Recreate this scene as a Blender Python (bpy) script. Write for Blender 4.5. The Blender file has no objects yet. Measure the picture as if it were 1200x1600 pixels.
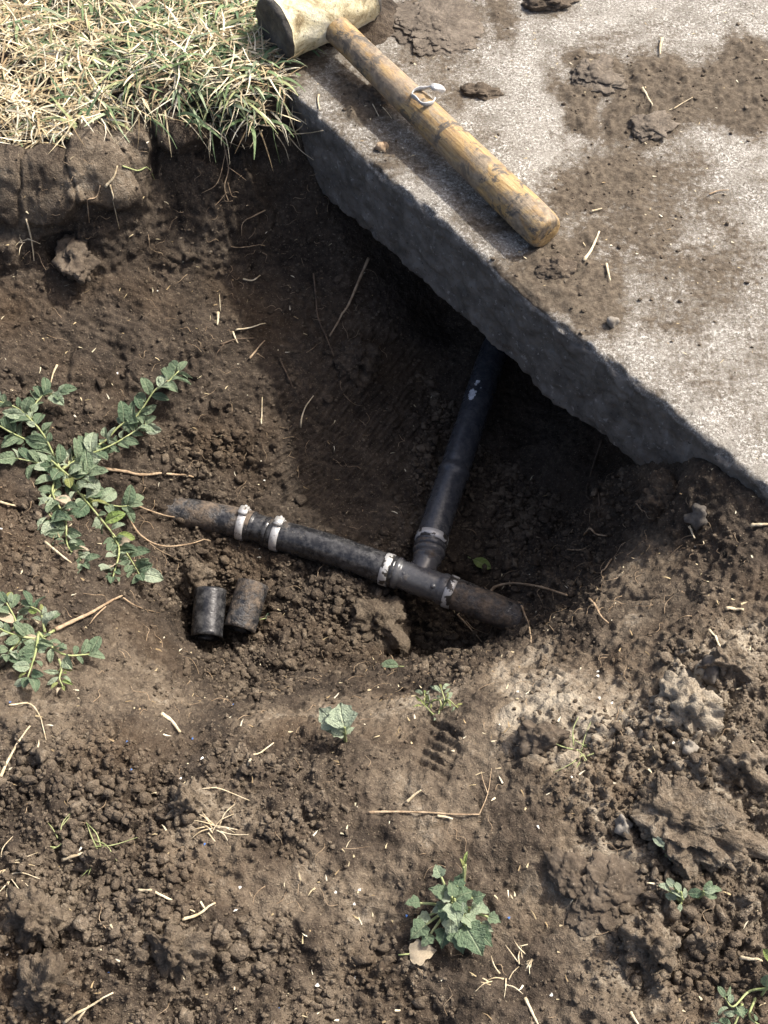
import bpy, bmesh, math, random
import numpy as np
from mathutils import Vector, Matrix, Quaternion
random.seed(7); RNG = np.random.default_rng(7)
scene = bpy.context.scene
COL = scene.collection

# ------------------------------------------------------------------ camera, sky, sun, exposure
PITCH, CAMH, FPX = math.radians(58), 0.93, 2000.0
cd = bpy.data.cameras.new('camera'); cam = bpy.data.objects.new('camera', cd); COL.objects.link(cam)
cam.location = (0, 0, CAMH); cam.rotation_euler = (math.pi/2 - PITCH, 0, 0)
cd.sensor_fit = 'AUTO'; cd.sensor_width = 36; cd.lens = FPX/1600*36
cd.clip_start = 0.01; cd.clip_end = 500
scene.camera = cam
SUN_EL, SUN_AZ = math.radians(50), math.atan2(0.53, 0.85)          # direction towards the sun
sdir = Vector((math.cos(SUN_EL)*math.cos(SUN_AZ), math.cos(SUN_EL)*math.sin(SUN_AZ), math.sin(SUN_EL)))
w = bpy.data.worlds.new('World'); scene.world = w; w.use_nodes = True
nt = w.node_tree; bg = nt.nodes['Background']
sky = nt.nodes.new('ShaderNodeTexSky'); sky.sky_type = 'NISHITA'; sky.sun_disc = False
sky.dust_density = 6; sky.air_density = .7; sky.ozone_density = .3; sky.sun_elevation = SUN_EL; sky.sun_rotation = math.pi/2 - SUN_AZ
nt.links.new(sky.outputs[0], bg.inputs[0]); bg.inputs[1].default_value = 0.15
sl = bpy.data.lights.new('sun', 'SUN'); so = bpy.data.objects.new('sun', sl); COL.objects.link(so)
sl.energy = 3.7; sl.angle = math.radians(2.0); sl.color = (1, 0.95, 0.87)
so.rotation_euler = sdir.to_track_quat('Z', 'Y').to_euler()
vs = scene.view_settings; vs.view_transform = 'Standard'; vs.look = 'None'; vs.exposure = 0.8; vs.gamma = 1

# ------------------------------------------------------------------ pixel <-> place helpers
CAM = np.array([0, 0, CAMH]); FW = np.array([0, math.cos(PITCH), -math.sin(PITCH)]); UP = np.array([0, math.sin(PITCH), math.cos(PITCH)])
def ray(x, y): return FW + np.array([1, 0, 0])*(x-600)/FPX + UP*(800-y)/FPX
def atz(x, y, z):
    d = ray(x, y); return CAM + d*(z-CAMH)/d[2]
def proj(x, y, z):
    vy = (y-0)*FW[1] + (z-CAMH)*FW[2]; vy = np.maximum(vy, 0.05)
    return 600+FPX*x/vy, 800-FPX*(y*UP[1]+(z-CAMH)*UP[2])/vy

# ------------------------------------------------------------------ noise in numpy
def hsh(*c):
    h = np.zeros(np.shape(c[0]), np.uint32)
    for k, m in zip(c, (374761393, 668265263, 2147483647, 1274126177)):
        h = h + np.asarray(k).astype(np.int64).astype(np.uint32)*np.uint32(m)
        h = (h ^ (h >> np.uint32(13)))*np.uint32(1274126177)
    return h ^ (h >> np.uint32(16))
def rnd(h): return (h & np.uint32(0xffffff)).astype(np.float32)/16777216.0
def perlin(x, y, z=None, seed=0):
    if z is None: z = np.zeros_like(x)
    xi, yi, zi = np.floor(x), np.floor(y), np.floor(z)
    fx, fy, fz = (x-xi).astype(np.float32), (y-yi).astype(np.float32), (z-zi).astype(np.float32)
    f = lambda t: t*t*t*(t*(t*6-15)+10)
    u, v, q = f(fx), f(fy), f(fz); out = 0
    for a in (0, 1):
        for b in (0, 1):
            for c in (0, 1):
                h = hsh(xi+a, yi+b, zi+c, np.full(np.shape(x), seed))
                gx = rnd(h)*2-1; gy = rnd(h >> np.uint32(8))*2-1; gz = rnd((h*np.uint32(2654435761)) >> np.uint32(4))*0-0 + (rnd(h*np.uint32(2654435761))*2-1)
                wgt = (u if a else 1-u)*(v if b else 1-v)*(q if c else 1-q)
                out = out + wgt*(gx*(fx-a)+gy*(fy-b)+gz*(fz-c))
    return out
def fbm(x, y, z, s, o=3, seed=0):
    t = 0; a = 1
    for i in range(o): t = t + a*perlin(x*s, y*s, z*s, seed+i); a *= 0.5; s *= 2.03
    return t
def crumbs(x, y, z, cell, seed, rmin=.35, rmax=.75, keep=1.0):
    """union of little round clods: height above the surface, in units of the cell"""
    X, Y, Z = x/cell, y/cell, z/cell
    xi, yi, zi = np.floor(X), np.floor(Y), np.floor(Z)
    best = np.zeros_like(X)
    for a in (-1, 0, 1):
        for b in (-1, 0, 1):
            for c in (-1, 0, 1):
                h = hsh(xi+a, yi+b, zi+c, np.full(X.shape, seed)); h2 = h*np.uint32(2654435761); h3 = h2*np.uint32(2246822519)
                dx = xi+a+rnd(h)-X; dy = yi+b+rnd(h2)-Y; dz = zi+c+rnd(h3)-Z
                r = rmin+(rmax-rmin)*rnd(h3 >> np.uint32(7))
                r = np.where(rnd(h2 >> np.uint32(5)) < keep, r, 0.0)
                best = np.maximum(best, np.sqrt(np.maximum(r*r-dx*dx-dy*dy-dz*dz, 0)))
    return best
def cracks(x, y, cell, seed):
    X, Y = x/cell, y/cell; xi, yi = np.floor(X), np.floor(Y)
    f1 = np.full(X.shape, 9.0); f2 = np.full(X.shape, 9.0)
    for a in (-1, 0, 1):
        for b in (-1, 0, 1):
            h = hsh(xi+a, yi+b, np.full(X.shape, seed)); h2 = h*np.uint32(2654435761)
            d = np.hypot(xi+a+rnd(h)-X, yi+b+rnd(h2)-Y)
            f2 = np.where(d < f1, f1, np.minimum(f2, d)); f1 = np.minimum(f1, d)
    return f2-f1
WARP = {}
def blobs(px, py, lst):
    if id(px) not in WARP: WARP[id(px)] = (px, px+70*fbm(px, py, px*0, 1/95., 3, 201), py+70*fbm(px, py, px*0, 1/95., 3, 205))
    _, px, py = WARP[id(px)]
    m = np.zeros_like(px)
    for cx, cy, rx, ry, wt in lst:
        m = np.maximum(m, wt*np.clip(1.6-1.6*np.sqrt(((px-cx)/rx)**2+((py-cy)/ry)**2)*.72, 0, 1))
    return np.clip(m, 0, 1)
def sstep(a, b, x): t = np.clip((x-a)/(b-a), 0, 1); return t*t*(3-2*t)

# ------------------------------------------------------------------ object helpers
def mesh_obj(name, v, f, mat=None, parent=None, loc=None, smooth=True, flat_angle=None):
    """ONE mesh object; v in world metres. loc None = origin stays at the parent's (or the world's) origin"""
    v = np.asarray(v, float)
    base = np.array(loc if loc is not None else (parent['_base'] if parent is not None and '_base' in parent else (0, 0, 0)), float)
    me = bpy.data.meshes.new(name)
    if isinstance(f, np.ndarray):
        k = f.shape[1]; me.vertices.add(len(v)); me.vertices.foreach_set('co', (v-base).astype(np.float32).ravel())
        me.loops.add(f.size); me.loops.foreach_set('vertex_index', f.astype(np.int32).ravel())
        me.polygons.add(len(f)); me.polygons.foreach_set('loop_start', np.arange(0, f.size, k, dtype=np.int32))
        me.update(calc_edges=True); me.validate()
    else:
        me.from_pydata([tuple(q) for q in (v-base)], [], f)
    me.polygons.foreach_set('use_smooth', [smooth]*len(me.polygons))
    if mat: me.materials.append(mat)
    o = bpy.data.objects.new(name, me); COL.objects.link(o)
    if parent is not None:
        o.parent = parent
        pb = np.array(parent['_base']) if '_base' in parent else np.zeros(3)
        o.location = tuple(base-pb)
    else: o.location = tuple(base)
    o['_base'] = [float(q) for q in base]
    return o
def tag(o, label, cat, group=None, kind=None):
    if label: o['label'] = label
    if cat: o['category'] = cat
    if group: o['group'] = group
    if kind: o['kind'] = kind
    return o
def thing(name, base, label, cat, group=None):
    o = bpy.data.objects.new(name, None); COL.objects.link(o); o.location = tuple(base)
    o.empty_display_size = .02; o['_base'] = [float(q) for q in base]
    return tag(o, label, cat, group)
def catmull(P, n=6):
    P = [np.asarray(p, float) for p in P]
    if len(P) < 3: return [P[0]+(P[-1]-P[0])*i/n for i in range(n+1)]
    Q = [2*P[0]-P[1]]+P+[2*P[-1]-P[-2]]; out = []
    for i in range(1, len(Q)-2):
        for k in range(n):
            t = k/n; a, b, c, d = Q[i-1:i+3]
            out.append(.5*((2*b)+(c-a)*t+(2*a-5*b+4*c-d)*t*t+(3*b-a-3*c+d)*t**3))
    out.append(P[-1]); return out
def tube(pts, rad, sides=8, caps=True, flat=1.0, twist=0.0):
    pts = [np.asarray(p, float) for p in pts]; n = len(pts)
    rad = [rad]*n if np.isscalar(rad) else list(rad)
    V = []; F = []; nrm = None
    for i in range(n):
        t = pts[min(i+1, n-1)]-pts[max(i-1, 0)]; t = t/max(np.linalg.norm(t), 1e-9)
        if nrm is None:
            nrm = np.cross(t, (0, 0, 1)); nrm = nrm if np.linalg.norm(nrm) > .1 else np.cross(t, (1, 0, 0))
        nrm = nrm-t*np.dot(nrm, t); nrm /= np.linalg.norm(nrm); b = np.cross(t, nrm)
        for k in range(sides):
            a = 2*math.pi*k/sides+twist*i
            V.append(pts[i]+rad[i]*(math.cos(a)*nrm+math.sin(a)*b*flat))
    for i in range(n-1):
        for k in range(sides):
            k2 = (k+1) % sides
            F.append((i*sides+k, i*sides+k2, (i+1)*sides+k2, (i+1)*sides+k))
    if caps:
        F.append(tuple(range(sides))[::-1]); F.append(tuple((n-1)*sides+k for k in range(sides)))
    return V, F
def ico(sub):
    bm = bmesh.new(); bmesh.ops.create_icosphere(bm, subdivisions=sub, radius=1)
    v = np.array([q.co[:] for q in bm.verts]); f = np.array([[q.index for q in p.verts] for p in bm.faces]); bm.free(); return v, f

# ------------------------------------------------------------------ materials
class NB:
    def __init__(s, name):
        s.m = bpy.data.materials.new(name); s.m.use_nodes = True; s.t = s.m.node_tree
        s.b = s.t.nodes['Principled BSDF']; s.co = s.t.nodes.new('ShaderNodeTexCoord').outputs['Object']
    def n(s, typ, ins={}, **kw):
        x = s.t.nodes.new(typ)
        for k, v in kw.items(): setattr(x, k, v)
        for k, v in ins.items():
            if isinstance(v, bpy.types.NodeSocket): s.t.links.new(v, x.inputs[k])
            else: x.inputs[k].default_value = v
        return x
    def noise(s, scale, detail=4, rough=.6, vec=None, dist=0): return s.n('ShaderNodeTexNoise', {'Vector': vec or s.co, 'Scale': scale, 'Detail': detail, 'Roughness': rough, 'Distortion': dist}).outputs['Fac']
    def ramp(s, fac, stops):
        r = s.n('ShaderNodeValToRGB', {'Fac': fac}); e = r.color_ramp.elements
        while len(e) < len(stops): e.new(.5)
        for q, (p, c) in zip(e, stops): q.position = p; q.color = (*c, 1) if len(c) == 3 else c
        return r.outputs['Color']
    def mr(s, v, a, b, c=0., d=1.): return s.n('ShaderNodeMapRange', {'Value': v, 'From Min': a, 'From Max': b, 'To Min': c, 'To Max': d}).outputs['Result']
    def mix(s, f, a, b, mode='MIX'):
        x = s.n('ShaderNodeMix', data_type='RGBA', blend_type=mode)
        for k, v in ((0, f), (6, a), (7, b)):
            if isinstance(v, bpy.types.NodeSocket): s.t.links.new(v, x.inputs[k])
            else: x.inputs[k].default_value = (*v, 1) if isinstance(v, tuple) else v
        return x.outputs[2]
    def math(s, op, a, b=0.): 
        x = s.n('ShaderNodeMath', operation=op)
        for k, v in ((0, a), (1, b)):
            if isinstance(v, bpy.types.NodeSocket): s.t.links.new(v, x.inputs[k])
            else: x.inputs[k].default_value = v
        return x.outputs[0]
    def attr(s, name): return s.n('ShaderNodeAttribute', attribute_name=name)
    def bump(s, h, dist, strength=1., nrm=None):
        ins = {'Height': h, 'Distance': dist, 'Strength': strength}
        if nrm: ins['Normal'] = nrm
        return s.n('ShaderNodeBump', ins).outputs['Normal']
    def done(s, color, rough=.9, nrm=None, spec=.3, metal=0., sub=None):
        for k, v in (('Base Color', color), ('Roughness', rough), ('Normal', nrm), ('Specular IOR Level', spec), ('Metallic', metal)):
            if v is None: continue
            if isinstance(v, bpy.types.NodeSocket): s.t.links.new(v, s.b.inputs[k])
            else: s.b.inputs[k].default_value = (*v, 1) if isinstance(v, tuple) else v
        return s.m
def soil_material(name, dry_attr=True, dry=.3):
    s = NB(name)
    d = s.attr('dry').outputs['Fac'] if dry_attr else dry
    n1 = s.noise(28, 3, .65); n2 = s.noise(170, 3, .7); n3 = s.noise(9, 1)
    fine_ = s.noise(480, 3, .8)
    f = s.math('ADD', s.math('MULTIPLY', n1, .38), s.math('ADD', s.math('MULTIPLY', n2, .34), s.math('MULTIPLY', fine_, .28)))
    f = s.math('ADD', .5, s.math('MULTIPLY', s.math('SUBTRACT', f, .5), 1.25))
    f = s.math('SUBTRACT', f, .05)
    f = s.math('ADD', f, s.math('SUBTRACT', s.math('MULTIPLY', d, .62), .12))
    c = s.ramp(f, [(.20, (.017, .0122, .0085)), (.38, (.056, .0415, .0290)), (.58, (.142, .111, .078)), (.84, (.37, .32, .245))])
    c = s.mix(s.mr(n3, .5, .75), c, s.mix(.28, c, (.11, .068, .034), 'MIX'))
    sp = s.noise(620, 2, .6)
    c = s.mix(s.mr(sp, .64, .72, 0, .6), c, (.34, .285, .20))
    b = s.bump(s.math('ADD', n2, s.math('MULTIPLY', fine_, .7)), .0036, .95)
    return s.done(c, s.mr(n1, .3, .7, .95, .66), b, .28)
SOIL = soil_material('soil')
CLODM = {k: soil_material('clod_'+k, False, v) for k, v in (('moist', .10), ('mid', .30), ('dry', .44), ('pale', .72))}
def mud_pat_material(name, col, light):
    s = NB(name); n = s.noise(60, 6, .65); c = s.ramp(s.math('ADD', s.math('MULTIPLY', n, .6), s.math('MULTIPLY', s.noise(260, 4, .75), .4)), [(.34, tuple(q*.45 for q in col)), (.5, col), (.66, light)])
    c = s.mix(s.mr(s.noise(500, 2), .66, .72), c, (.26, .22, .17))
    return s.done(c, .9, s.bump(s.noise(200, 5, .8), .0035, .8), .2)
GREYMUD = mud_pat_material('grey_dried_mud', (.135, .112, .088), (.23, .195, .155))
BROWNMUD = mud_pat_material('brown_mud', (.105, .082, .060), (.185, .150, .112))
def concrete_material():
    s = NB('weathered_concrete')
    dirt = s.attr('dirt').outputs['Fac']; face = s.attr('face').outputs['Fac']
    n1 = s.noise(14, 5, .6); sand = s.noise(330, 4, .85); pit = s.noise(900, 2, .6); fib = s.noise(230, 5, .8, dist=1.2)
    base = s.mix(s.mr(n1, .3, .7), (.155, .140, .116), (.29, .27, .235))
    base = s.mix(s.math('MULTIPLY', s.mr(sand, .49, .58), s.mr(s.noise(30, 5, .7), .36, .62, .15, 1.)), base, (.66, .64, .59))
    base = s.mix(s.mr(fib, .46, .38), base, (.085, .072, .056))
    base = s.mix(s.mr(pit, .40, .33, 0, .8), base, (.06, .05, .042))
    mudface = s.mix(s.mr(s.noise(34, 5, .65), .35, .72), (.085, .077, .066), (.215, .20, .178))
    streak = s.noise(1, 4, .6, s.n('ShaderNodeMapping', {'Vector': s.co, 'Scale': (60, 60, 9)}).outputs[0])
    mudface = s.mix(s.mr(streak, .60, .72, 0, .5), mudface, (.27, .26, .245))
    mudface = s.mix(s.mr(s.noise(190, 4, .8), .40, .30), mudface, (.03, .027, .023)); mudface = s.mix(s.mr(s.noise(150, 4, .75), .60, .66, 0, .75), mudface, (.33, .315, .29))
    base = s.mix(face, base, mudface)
    soil = s.mix(s.mr(s.noise(180, 4, .7), .35, .7), (.055, .042, .030), (.165, .134, .097))
    dn = s.math('ADD', dirt, s.math('MULTIPLY', s.math('SUBTRACT', s.noise(130, 5, .75), .5), 1.5))
    c = s.mix(s.mr(dn, .20, .62), base, soil)
    b = s.bump(s.math('ADD', sand, s.math('MULTIPLY', fib, .6)), .003, .7)
    return s.done(c, .93, b, .25)
CONC = concrete_material()
def pipe_material(name, mud, tint=(.010, .0105, .0125)):
    s = NB(name)
    n = s.noise(55, 6, .7); n2 = s.noise(20, 3)
    f = s.math('ADD', s.math('MULTIPLY', n, .6), s.math('MULTIPLY', n2, .4))
    m = s.mr(f, .68-mud*.36, .74-mud*.30)
    dust = s.mr(s.noise(120, 5, .8), .44, .70, .04, .8)
    c = s.mix(dust, tint, (.10, .098, .096))
    c = s.mix(m, c, s.mix(s.mr(s.noise(200, 4), .35, .7), (.05, .038, .028), (.17, .13, .095)))
    r = s.mix(m, s.mr(s.noise(90, 5), .3, .7, .14, .40), (.93, .93, .93))
    b = s.bump(s.math('ADD', m, s.math('MULTIPLY', s.noise(300, 4), .4)), .0012, .8)
    return s.done(c, r, b, .5)
PIPE = pipe_material('black_polyethylene', .28); PIPEMUD = pipe_material('muddy_polyethylene', .60); PIPEBR = pipe_material('sky_sheen_polyethylene', .22, (.034, .037, .044)); PIPECL = pipe_material('scuffed_polyethylene', .12)  # PIPEBR: lighter bluish tint paints the sky's sheen into the branch pipe's colour
TEEM = pipe_material('grey_black_nylon', .38, (.06, .061, .066))
def clamp_material():
    s = NB('worn_white_metal'); n = s.noise(150, 5, .7)
    c = s.mix(s.mr(n, .56, .64), (.58, .57, .55), (.085, .07, .058)); c = s.mix(s.mr(s.noise(60, 3), .5, .7, 0, .5), c, (.30, .26, .21))
    return s.done(c, .42, s.bump(n, .0002, .5), .5, .45)
CLAMP = clamp_material()
def clamp2_material():
    s = NB('dark_worn_band'); n = s.noise(110, 3, .6)
    c = s.mix(s.mr(n, .50, .53), (.46, .455, .44), (.045, .04, .035))
    return s.done(c, .45, s.bump(n, .0002, .4), .5, .25)
CLAMP2 = clamp2_material()
def wood_material():
    s = NB('yellowed_wood')
    v = s.n('ShaderNodeMapping', {'Vector': s.co, 'Scale': (9, 130, 130)}).outputs[0]
    g = s.noise(2.2, 6, .65, v, .6)
    c = s.ramp(g, [(.3, (.19, .108, .044)), (.5, (.34, .225, .095)), (.72, (.50, .375, .19))])
    v2 = s.n('ShaderNodeMapping', {'Vector': s.co, 'Scale': (16, 30, 30)}).outputs[0]
    st = s.noise(1.6, 6, .7, v2, .4); big = s.noise(14, 3)
    c = s.mix(s.mr(st, .44, .56, 0, .9), c, s.mix(s.mr(s.noise(150, 4), .35, .65), (.105, .09, .075), (.29, .235, .165)))
    c = s.mix(s.mr(s.noise(42, 6, .75, dist=.5), .545, .585, 0, .92), c, (.08, .071, .060))
    c = s.mix(s.mr(big, .5, .8, 0, .5), c, (.33, .25, .17))
    return s.done(c, s.mr(st, .4, .7, .5, .85), s.bump(s.math('ADD', g, s.noise(300, 3)), .0012, .5), .35)
WOOD = wood_material()
def head_material(name, dark):
    s = NB(name); n = s.noise(34, 7, .72, dist=.6); n2 = s.noise(11, 4)
    stops = [(.30, (.055, .047, .036)), (.42, (.30, .23, .12)), (.52, (.64, .57, .37)), (.70, (.84, .80, .66))] if not dark else [(.3, (.02, .018, .016)), (.5, (.06, .054, .047)), (.66, (.13, .12, .10)), (.85, (.34, .31, .25))]
    c = s.ramp(s.math('ADD', s.math('MULTIPLY', n, .75), s.math('MULTIPLY', n2, .3)), stops)
    c = s.mix(s.mr(s.noise(150, 5, .7), .60, .68, 0, .8), c, (.07, .058, .044))
    return s.done(c, .75, s.bump(s.noise(70, 7, .75), .006, .7), .3)
HEADM, HEADEND = head_material('dirty_cream_rubber', False), head_material('blackened_rubber_face', True)
def col_material(name, rough=.7, trans=0.):
    s = NB(name); a = s.attr('col').outputs['Color']
    c = s.mix(s.mr(s.noise(300, 3), .35, .7, 0, .45), a, s.mix(.5, a, (.12, .09, .06)))
    return s.done(c, rough, s.bump(s.noise(700, 2), .0006, .5), .3)
BLADE = col_material('grass_blade'); LITTER = col_material('litter_bits', .85)
def plain(name, c1, c2, scale=80, rough=.8, bd=.001, spec=.3):
    s = NB(name); return s.done(s.mix(s.mr(s.noise(scale, 5, .65), .35, .68), c1, c2), rough, s.bump(s.noise(scale*4, 3), bd, .6), spec)
STRAW = plain('dry_straw', (.40, .31, .18), (.66, .58, .42), 120); ROOTM = plain('pale_root', (.20, .135, .08), (.46, .35, .23), 150); DARKROOT = plain('dark_root', (.06, .043, .03), (.17, .12, .08), 150)
STONE = plain('pale_stone', (.15, .13, .105), (.28, .255, .215), 130); GREYSTONE = plain('grey_stone', (.06, .052, .044), (.13, .115, .098), 130)
METAL = plain('dull_silver', (.30, .30, .30), (.60, .60, .58), 160, .38, .0006, .6); WHITEPLASTIC = plain('white_residue', (.35, .36, .37), (.75, .76, .78), 160, .6)
STEMM = plain('pale_green_stem', (.20, .24, .09), (.38, .40, .20), 100, .6)
def leaf_material(name, a, b, c):
    s = NB(name); n = s.noise(4, 5, .7)
    oi = s.n('ShaderNodeObjectInfo').outputs['Random']
    g = s.mix(s.mr(n, .3, .7), a, b); g = s.mix(s.math('MULTIPLY', oi, .6), g, c)
    xyz = s.n('ShaderNodeSeparateXYZ', {'Vector': s.co}); ay_ = s.math('ABSOLUTE', xyz.outputs['Y'])
    rib = s.mr(ay_, .035, .01, 0, .8)
    ph = s.math('FRACT', s.math('ADD', s.math('SUBTRACT', s.math('MULTIPLY', xyz.outputs['X'], 6.), s.math('MULTIPLY', ay_, 7.)), 10.))
    vein = s.math('MAXIMUM', rib, s.mr(s.math('ABSOLUTE', s.math('SUBTRACT', ph, .5)), .10, .03, 0, .45))
    g = s.mix(vein, g, s.mix(.55, g, (.42, .46, .30)))
    g = s.mix(s.mr(s.noise(9, 5, .75), .60, .74, 0, .6), g, (.21, .17, .11))
    geo = s.n('ShaderNodeNewGeometry').outputs['Backfacing']
    g = s.mix(s.math('MULTIPLY', geo, .5), g, (.27, .31, .21))
    m = s.done(g, .6, s.bump(s.math('SUBTRACT', s.noise(7, 4), vein), .05, .6), .3)
    s.b.inputs['Transmission Weight'].default_value = 0
    tr = s.n('ShaderNodeBsdfTranslucent', {'Color': g}); mx = s.n('ShaderNodeMixShader', {'Fac': .22})
    s.t.links.new(s.b.outputs[0], mx.inputs[1]); s.t.links.new(tr.outputs[0], mx.inputs[2]); s.t.links.new(mx.outputs[0], s.t.nodes['Material Output'].inputs['Surface'])
    return m
LEAFD = leaf_material('dusty_green_leaf', (.065, .115, .066), (.14, .21, .125), (.30, .37, .23))
LEAFP = leaf_material('pale_green_leaf', (.22, .30, .18), (.38, .46, .31), (.46, .51, .39))
LEAFW = leaf_material('yellow_green_leaf', (.16, .26, .05), (.32, .42, .14), (.36, .30, .12))
LEAFBROWN = plain('withered_leaf', (.22, .17, .11), (.50, .43, .32), 90)

# ------------------------------------------------------------------ the slab's edge line (world)
EA = atz(505, 186, 0)[:2]; EB = atz(1200, 757, 0)[:2]
ED = (EB-EA)/np.linalg.norm(EB-EA); EN = np.array([-ED[1], ED[0]])           # along the edge / into the slab
SLAB_H = 0.103

# ------------------------------------------------------------------ ground: one sheet, dug out, fine near the hole, coarse to the horizon
CTRL = [  # pixel x, y and height of the soil there (slab top = 0)
 (0,1600,.0),(300,1600,.005),(600,1600,-.005),(900,1600,.0),(1200,1600,.0),(0,1450,.005),(300,1450,-.005),(600,1450,-.01),(900,1450,-.005),(1200,1430,.01),
 (0,1300,-.01),(200,1280,-.01),(380,1280,-.012),(560,1280,-.02),(750,1260,-.012),(900,1250,.0),(1060,1280,.012),(1200,1250,.015),(1060,1120,.005),(1200,1080,.0),
 (0,1130,-.03),(150,1130,-.035),(300,1160,-.04),(450,1180,-.035),(560,1190,-.04),(700,1180,-.028),(850,1150,-.012),(960,1080,-.018),
 (0,1020,-.05),(130,1040,-.06),(230,1080,-.075),(340,1130,-.075),(440,1130,-.085),(540,1130,-.085),(640,1120,-.082),(740,1090,-.065),(830,1060,-.06),(920,1020,-.065),
 (0,920,-.08),(100,930,-.09),(180,960,-.105),(220,1000,-.12),(260,1055,-.135),(330,1090,-.160),(350,1062,-.225),(440,1066,-.225),(530,1060,-.22),(610,1046,-.225),(420,1095,-.16),(500,1090,-.155),(600,1075,-.15),(680,1062,-.135),(760,1040,-.125),(820,1012,-.12),(880,975,-.125),(950,905,-.12),
 (0,800,-.12),(90,830,-.14),(170,850,-.165),(215,900,-.18),(245,950,-.20),
 (290,960,-.285),(300,1010,-.285),(360,1030,-.275),(270,900,-.245),(350,900,-.27),(430,900,-.27),(350,960,-.295),(430,960,-.272),(430,1020,-.25),(520,1020,-.25),(560,960,-.268),(500,900,-.27),(590,930,-.275),
 (640,970,-.325),(640,1020,-.318),(700,1010,-.33),(760,1000,-.315),(800,960,-.244),(850,950,-.235),(800,985,-.25),(840,920,-.238),(880,900,-.215),
 (250,770,-.222),(205,770,-.198),(200,800,-.205),(235,830,-.235),(300,770,-.238),(350,775,-.247),(420,795,-.258),(500,830,-.264),(570,850,-.267),(640,840,-.275),(720,860,-.285),(760,880,-.288),(700,900,-.295),
 (0,680,-.14),(100,700,-.165),(160,720,-.18),(250,700,-.205),(330,700,-.222),(420,720,-.24),(500,760,-.258),(560,780,-.265),(620,740,-.265),(620,800,-.272),
 (0,560,-.13),(100,560,-.148),(200,580,-.168),(300,600,-.185),(400,620,-.205),(480,650,-.225),(560,640,-.235),(640,640,-.252),(700,620,-.272),(660,560,-.24),(600,560,-.225),
 (0,450,-.115),(100,460,-.128),(200,470,-.148),(300,490,-.168),(400,500,-.185),(480,520,-.205),(560,500,-.19),(620,470,-.195),(700,500,-.25),
 (0,370,-.085),(100,380,-.098),(200,370,-.108),(300,390,-.135),(380,390,-.152),(450,400,-.168),(540,410,-.16),
 (0,300,-.036),(90,300,-.04),(180,290,-.045),(270,290,-.082),(350,300,-.108),(420,310,-.125),(480,320,-.115),
 (0,225,-.012),(90,220,-.012),(180,205,-.012),(260,215,-.026),(330,225,-.032),(400,225,-.042),(450,240,-.065),(490,230,-.07),
 (0,120,.0),(150,130,.002),(280,150,.0),(370,165,.004),(430,160,-.006),(470,170,-.03),(0,0,.0),(150,0,.004),(280,30,.01),(340,60,.012),(390,100,.012),(430,120,.008),
 (820,840,-.285),(860,780,-.275),(800,700,-.285),(900,720,-.245),(930,800,-.225),(960,860,-.165),(960,760,-.18),(1000,790,-.125),(1010,740,-.098),
 (1040,820,-.072),(1060,760,-.052),(1020,880,-.085),(1100,760,-.030),(1100,830,-.045),(1160,790,-.018),(1200,800,-.016),(1200,880,-.016),(1120,900,-.035),(1040,960,-.045),(1200,980,-.01),(1100,1000,-.015),(1000,1020,-.03)]
cp = [atz(*q) for q in CTRL]

for s, t, z in [(-.06,.02,-.06),(-.06,.10,.0),(.0,.06,-.12),(.08,.03,-.18),(.08,.10,-.115),(.2,.05,-.245),(.2,.13,-.21),(.2,.2,-.11),(.32,.05,-.275),(.3,.13,-.255),(.3,.2,-.17),(.3,.26,-.10),(.42,.05,-.235),(.42,.12,-.17),(.42,.18,-.10),(.46,-.005,-.115),(.5,-.005,-.075),(.5,.04,-.12),(.5,.10,-.10),(.54,-.006,-.030),(.57,-.006,-.018),(.61,-.006,-.010),(.58,.03,-.05),(.7,-.006,-.010),(.7,.03,-.02),
                (.0,.25,-.08),(.2,.35,-.08),(.5,.3,-.08),(.8,.2,-.06),(.2,.6,-.08),(.7,.5,-.08),(.9,-.02,-.012),(.9,.1,-.03)]:
    xy = EA+ED*s+EN*t; cp.append(np.array([xy[0], xy[1], z]))
for x, y, z in [(-.6,1.4,.0),(-.6,1.1,.0),(-.55,.95,-.03),(-.55,.8,-.07),(-.5,.65,-.07),(-.5,.5,-.03),(-.5,.2,0),(-.5,-.1,0),(0,-.1,0),(.5,-.1,0),(.5,.2,.01),(.5,.4,.0),(-.2,1.5,.005),(-.4,1.6,0)]:
    cp.append(np.array([x, y, z]))
cp = np.array(cp)
def tps_fit(P, z, lam=2e-5):
    n = len(P); r2 = ((P[:, None]-P[None])**2).sum(-1); K = np.where(r2 > 0, r2*np.log(np.maximum(r2, 1e-12)), 0)*.5
    A = np.zeros((n+3, n+3)); A[:n, :n] = K+lam*np.eye(n)*10; A[:n, n] = 1; A[:n, n+1:] = P; A[n:, :n] = A[:n, n:].T
    return np.linalg.solve(A, np.r_[z, 0, 0, 0])
TW = tps_fit(cp[:, :2], cp[:, 2])
gx = np.linspace(-.62, .62, 156); gy = np.linspace(-.12, 1.62, 218)
GX, GY = np.meshgrid(gx, gy); Q = np.stack([GX.ravel(), GY.ravel()], 1)
r2 = ((Q[:, None]-cp[None, :, :2])**2).sum(-1)
GZ = ((np.where(r2 > 0, r2*np.log(np.maximum(r2, 1e-12)), 0)*.5) @ TW[:-3]+TW[-3]+Q @ TW[-2:]).reshape(GX.shape)
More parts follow.
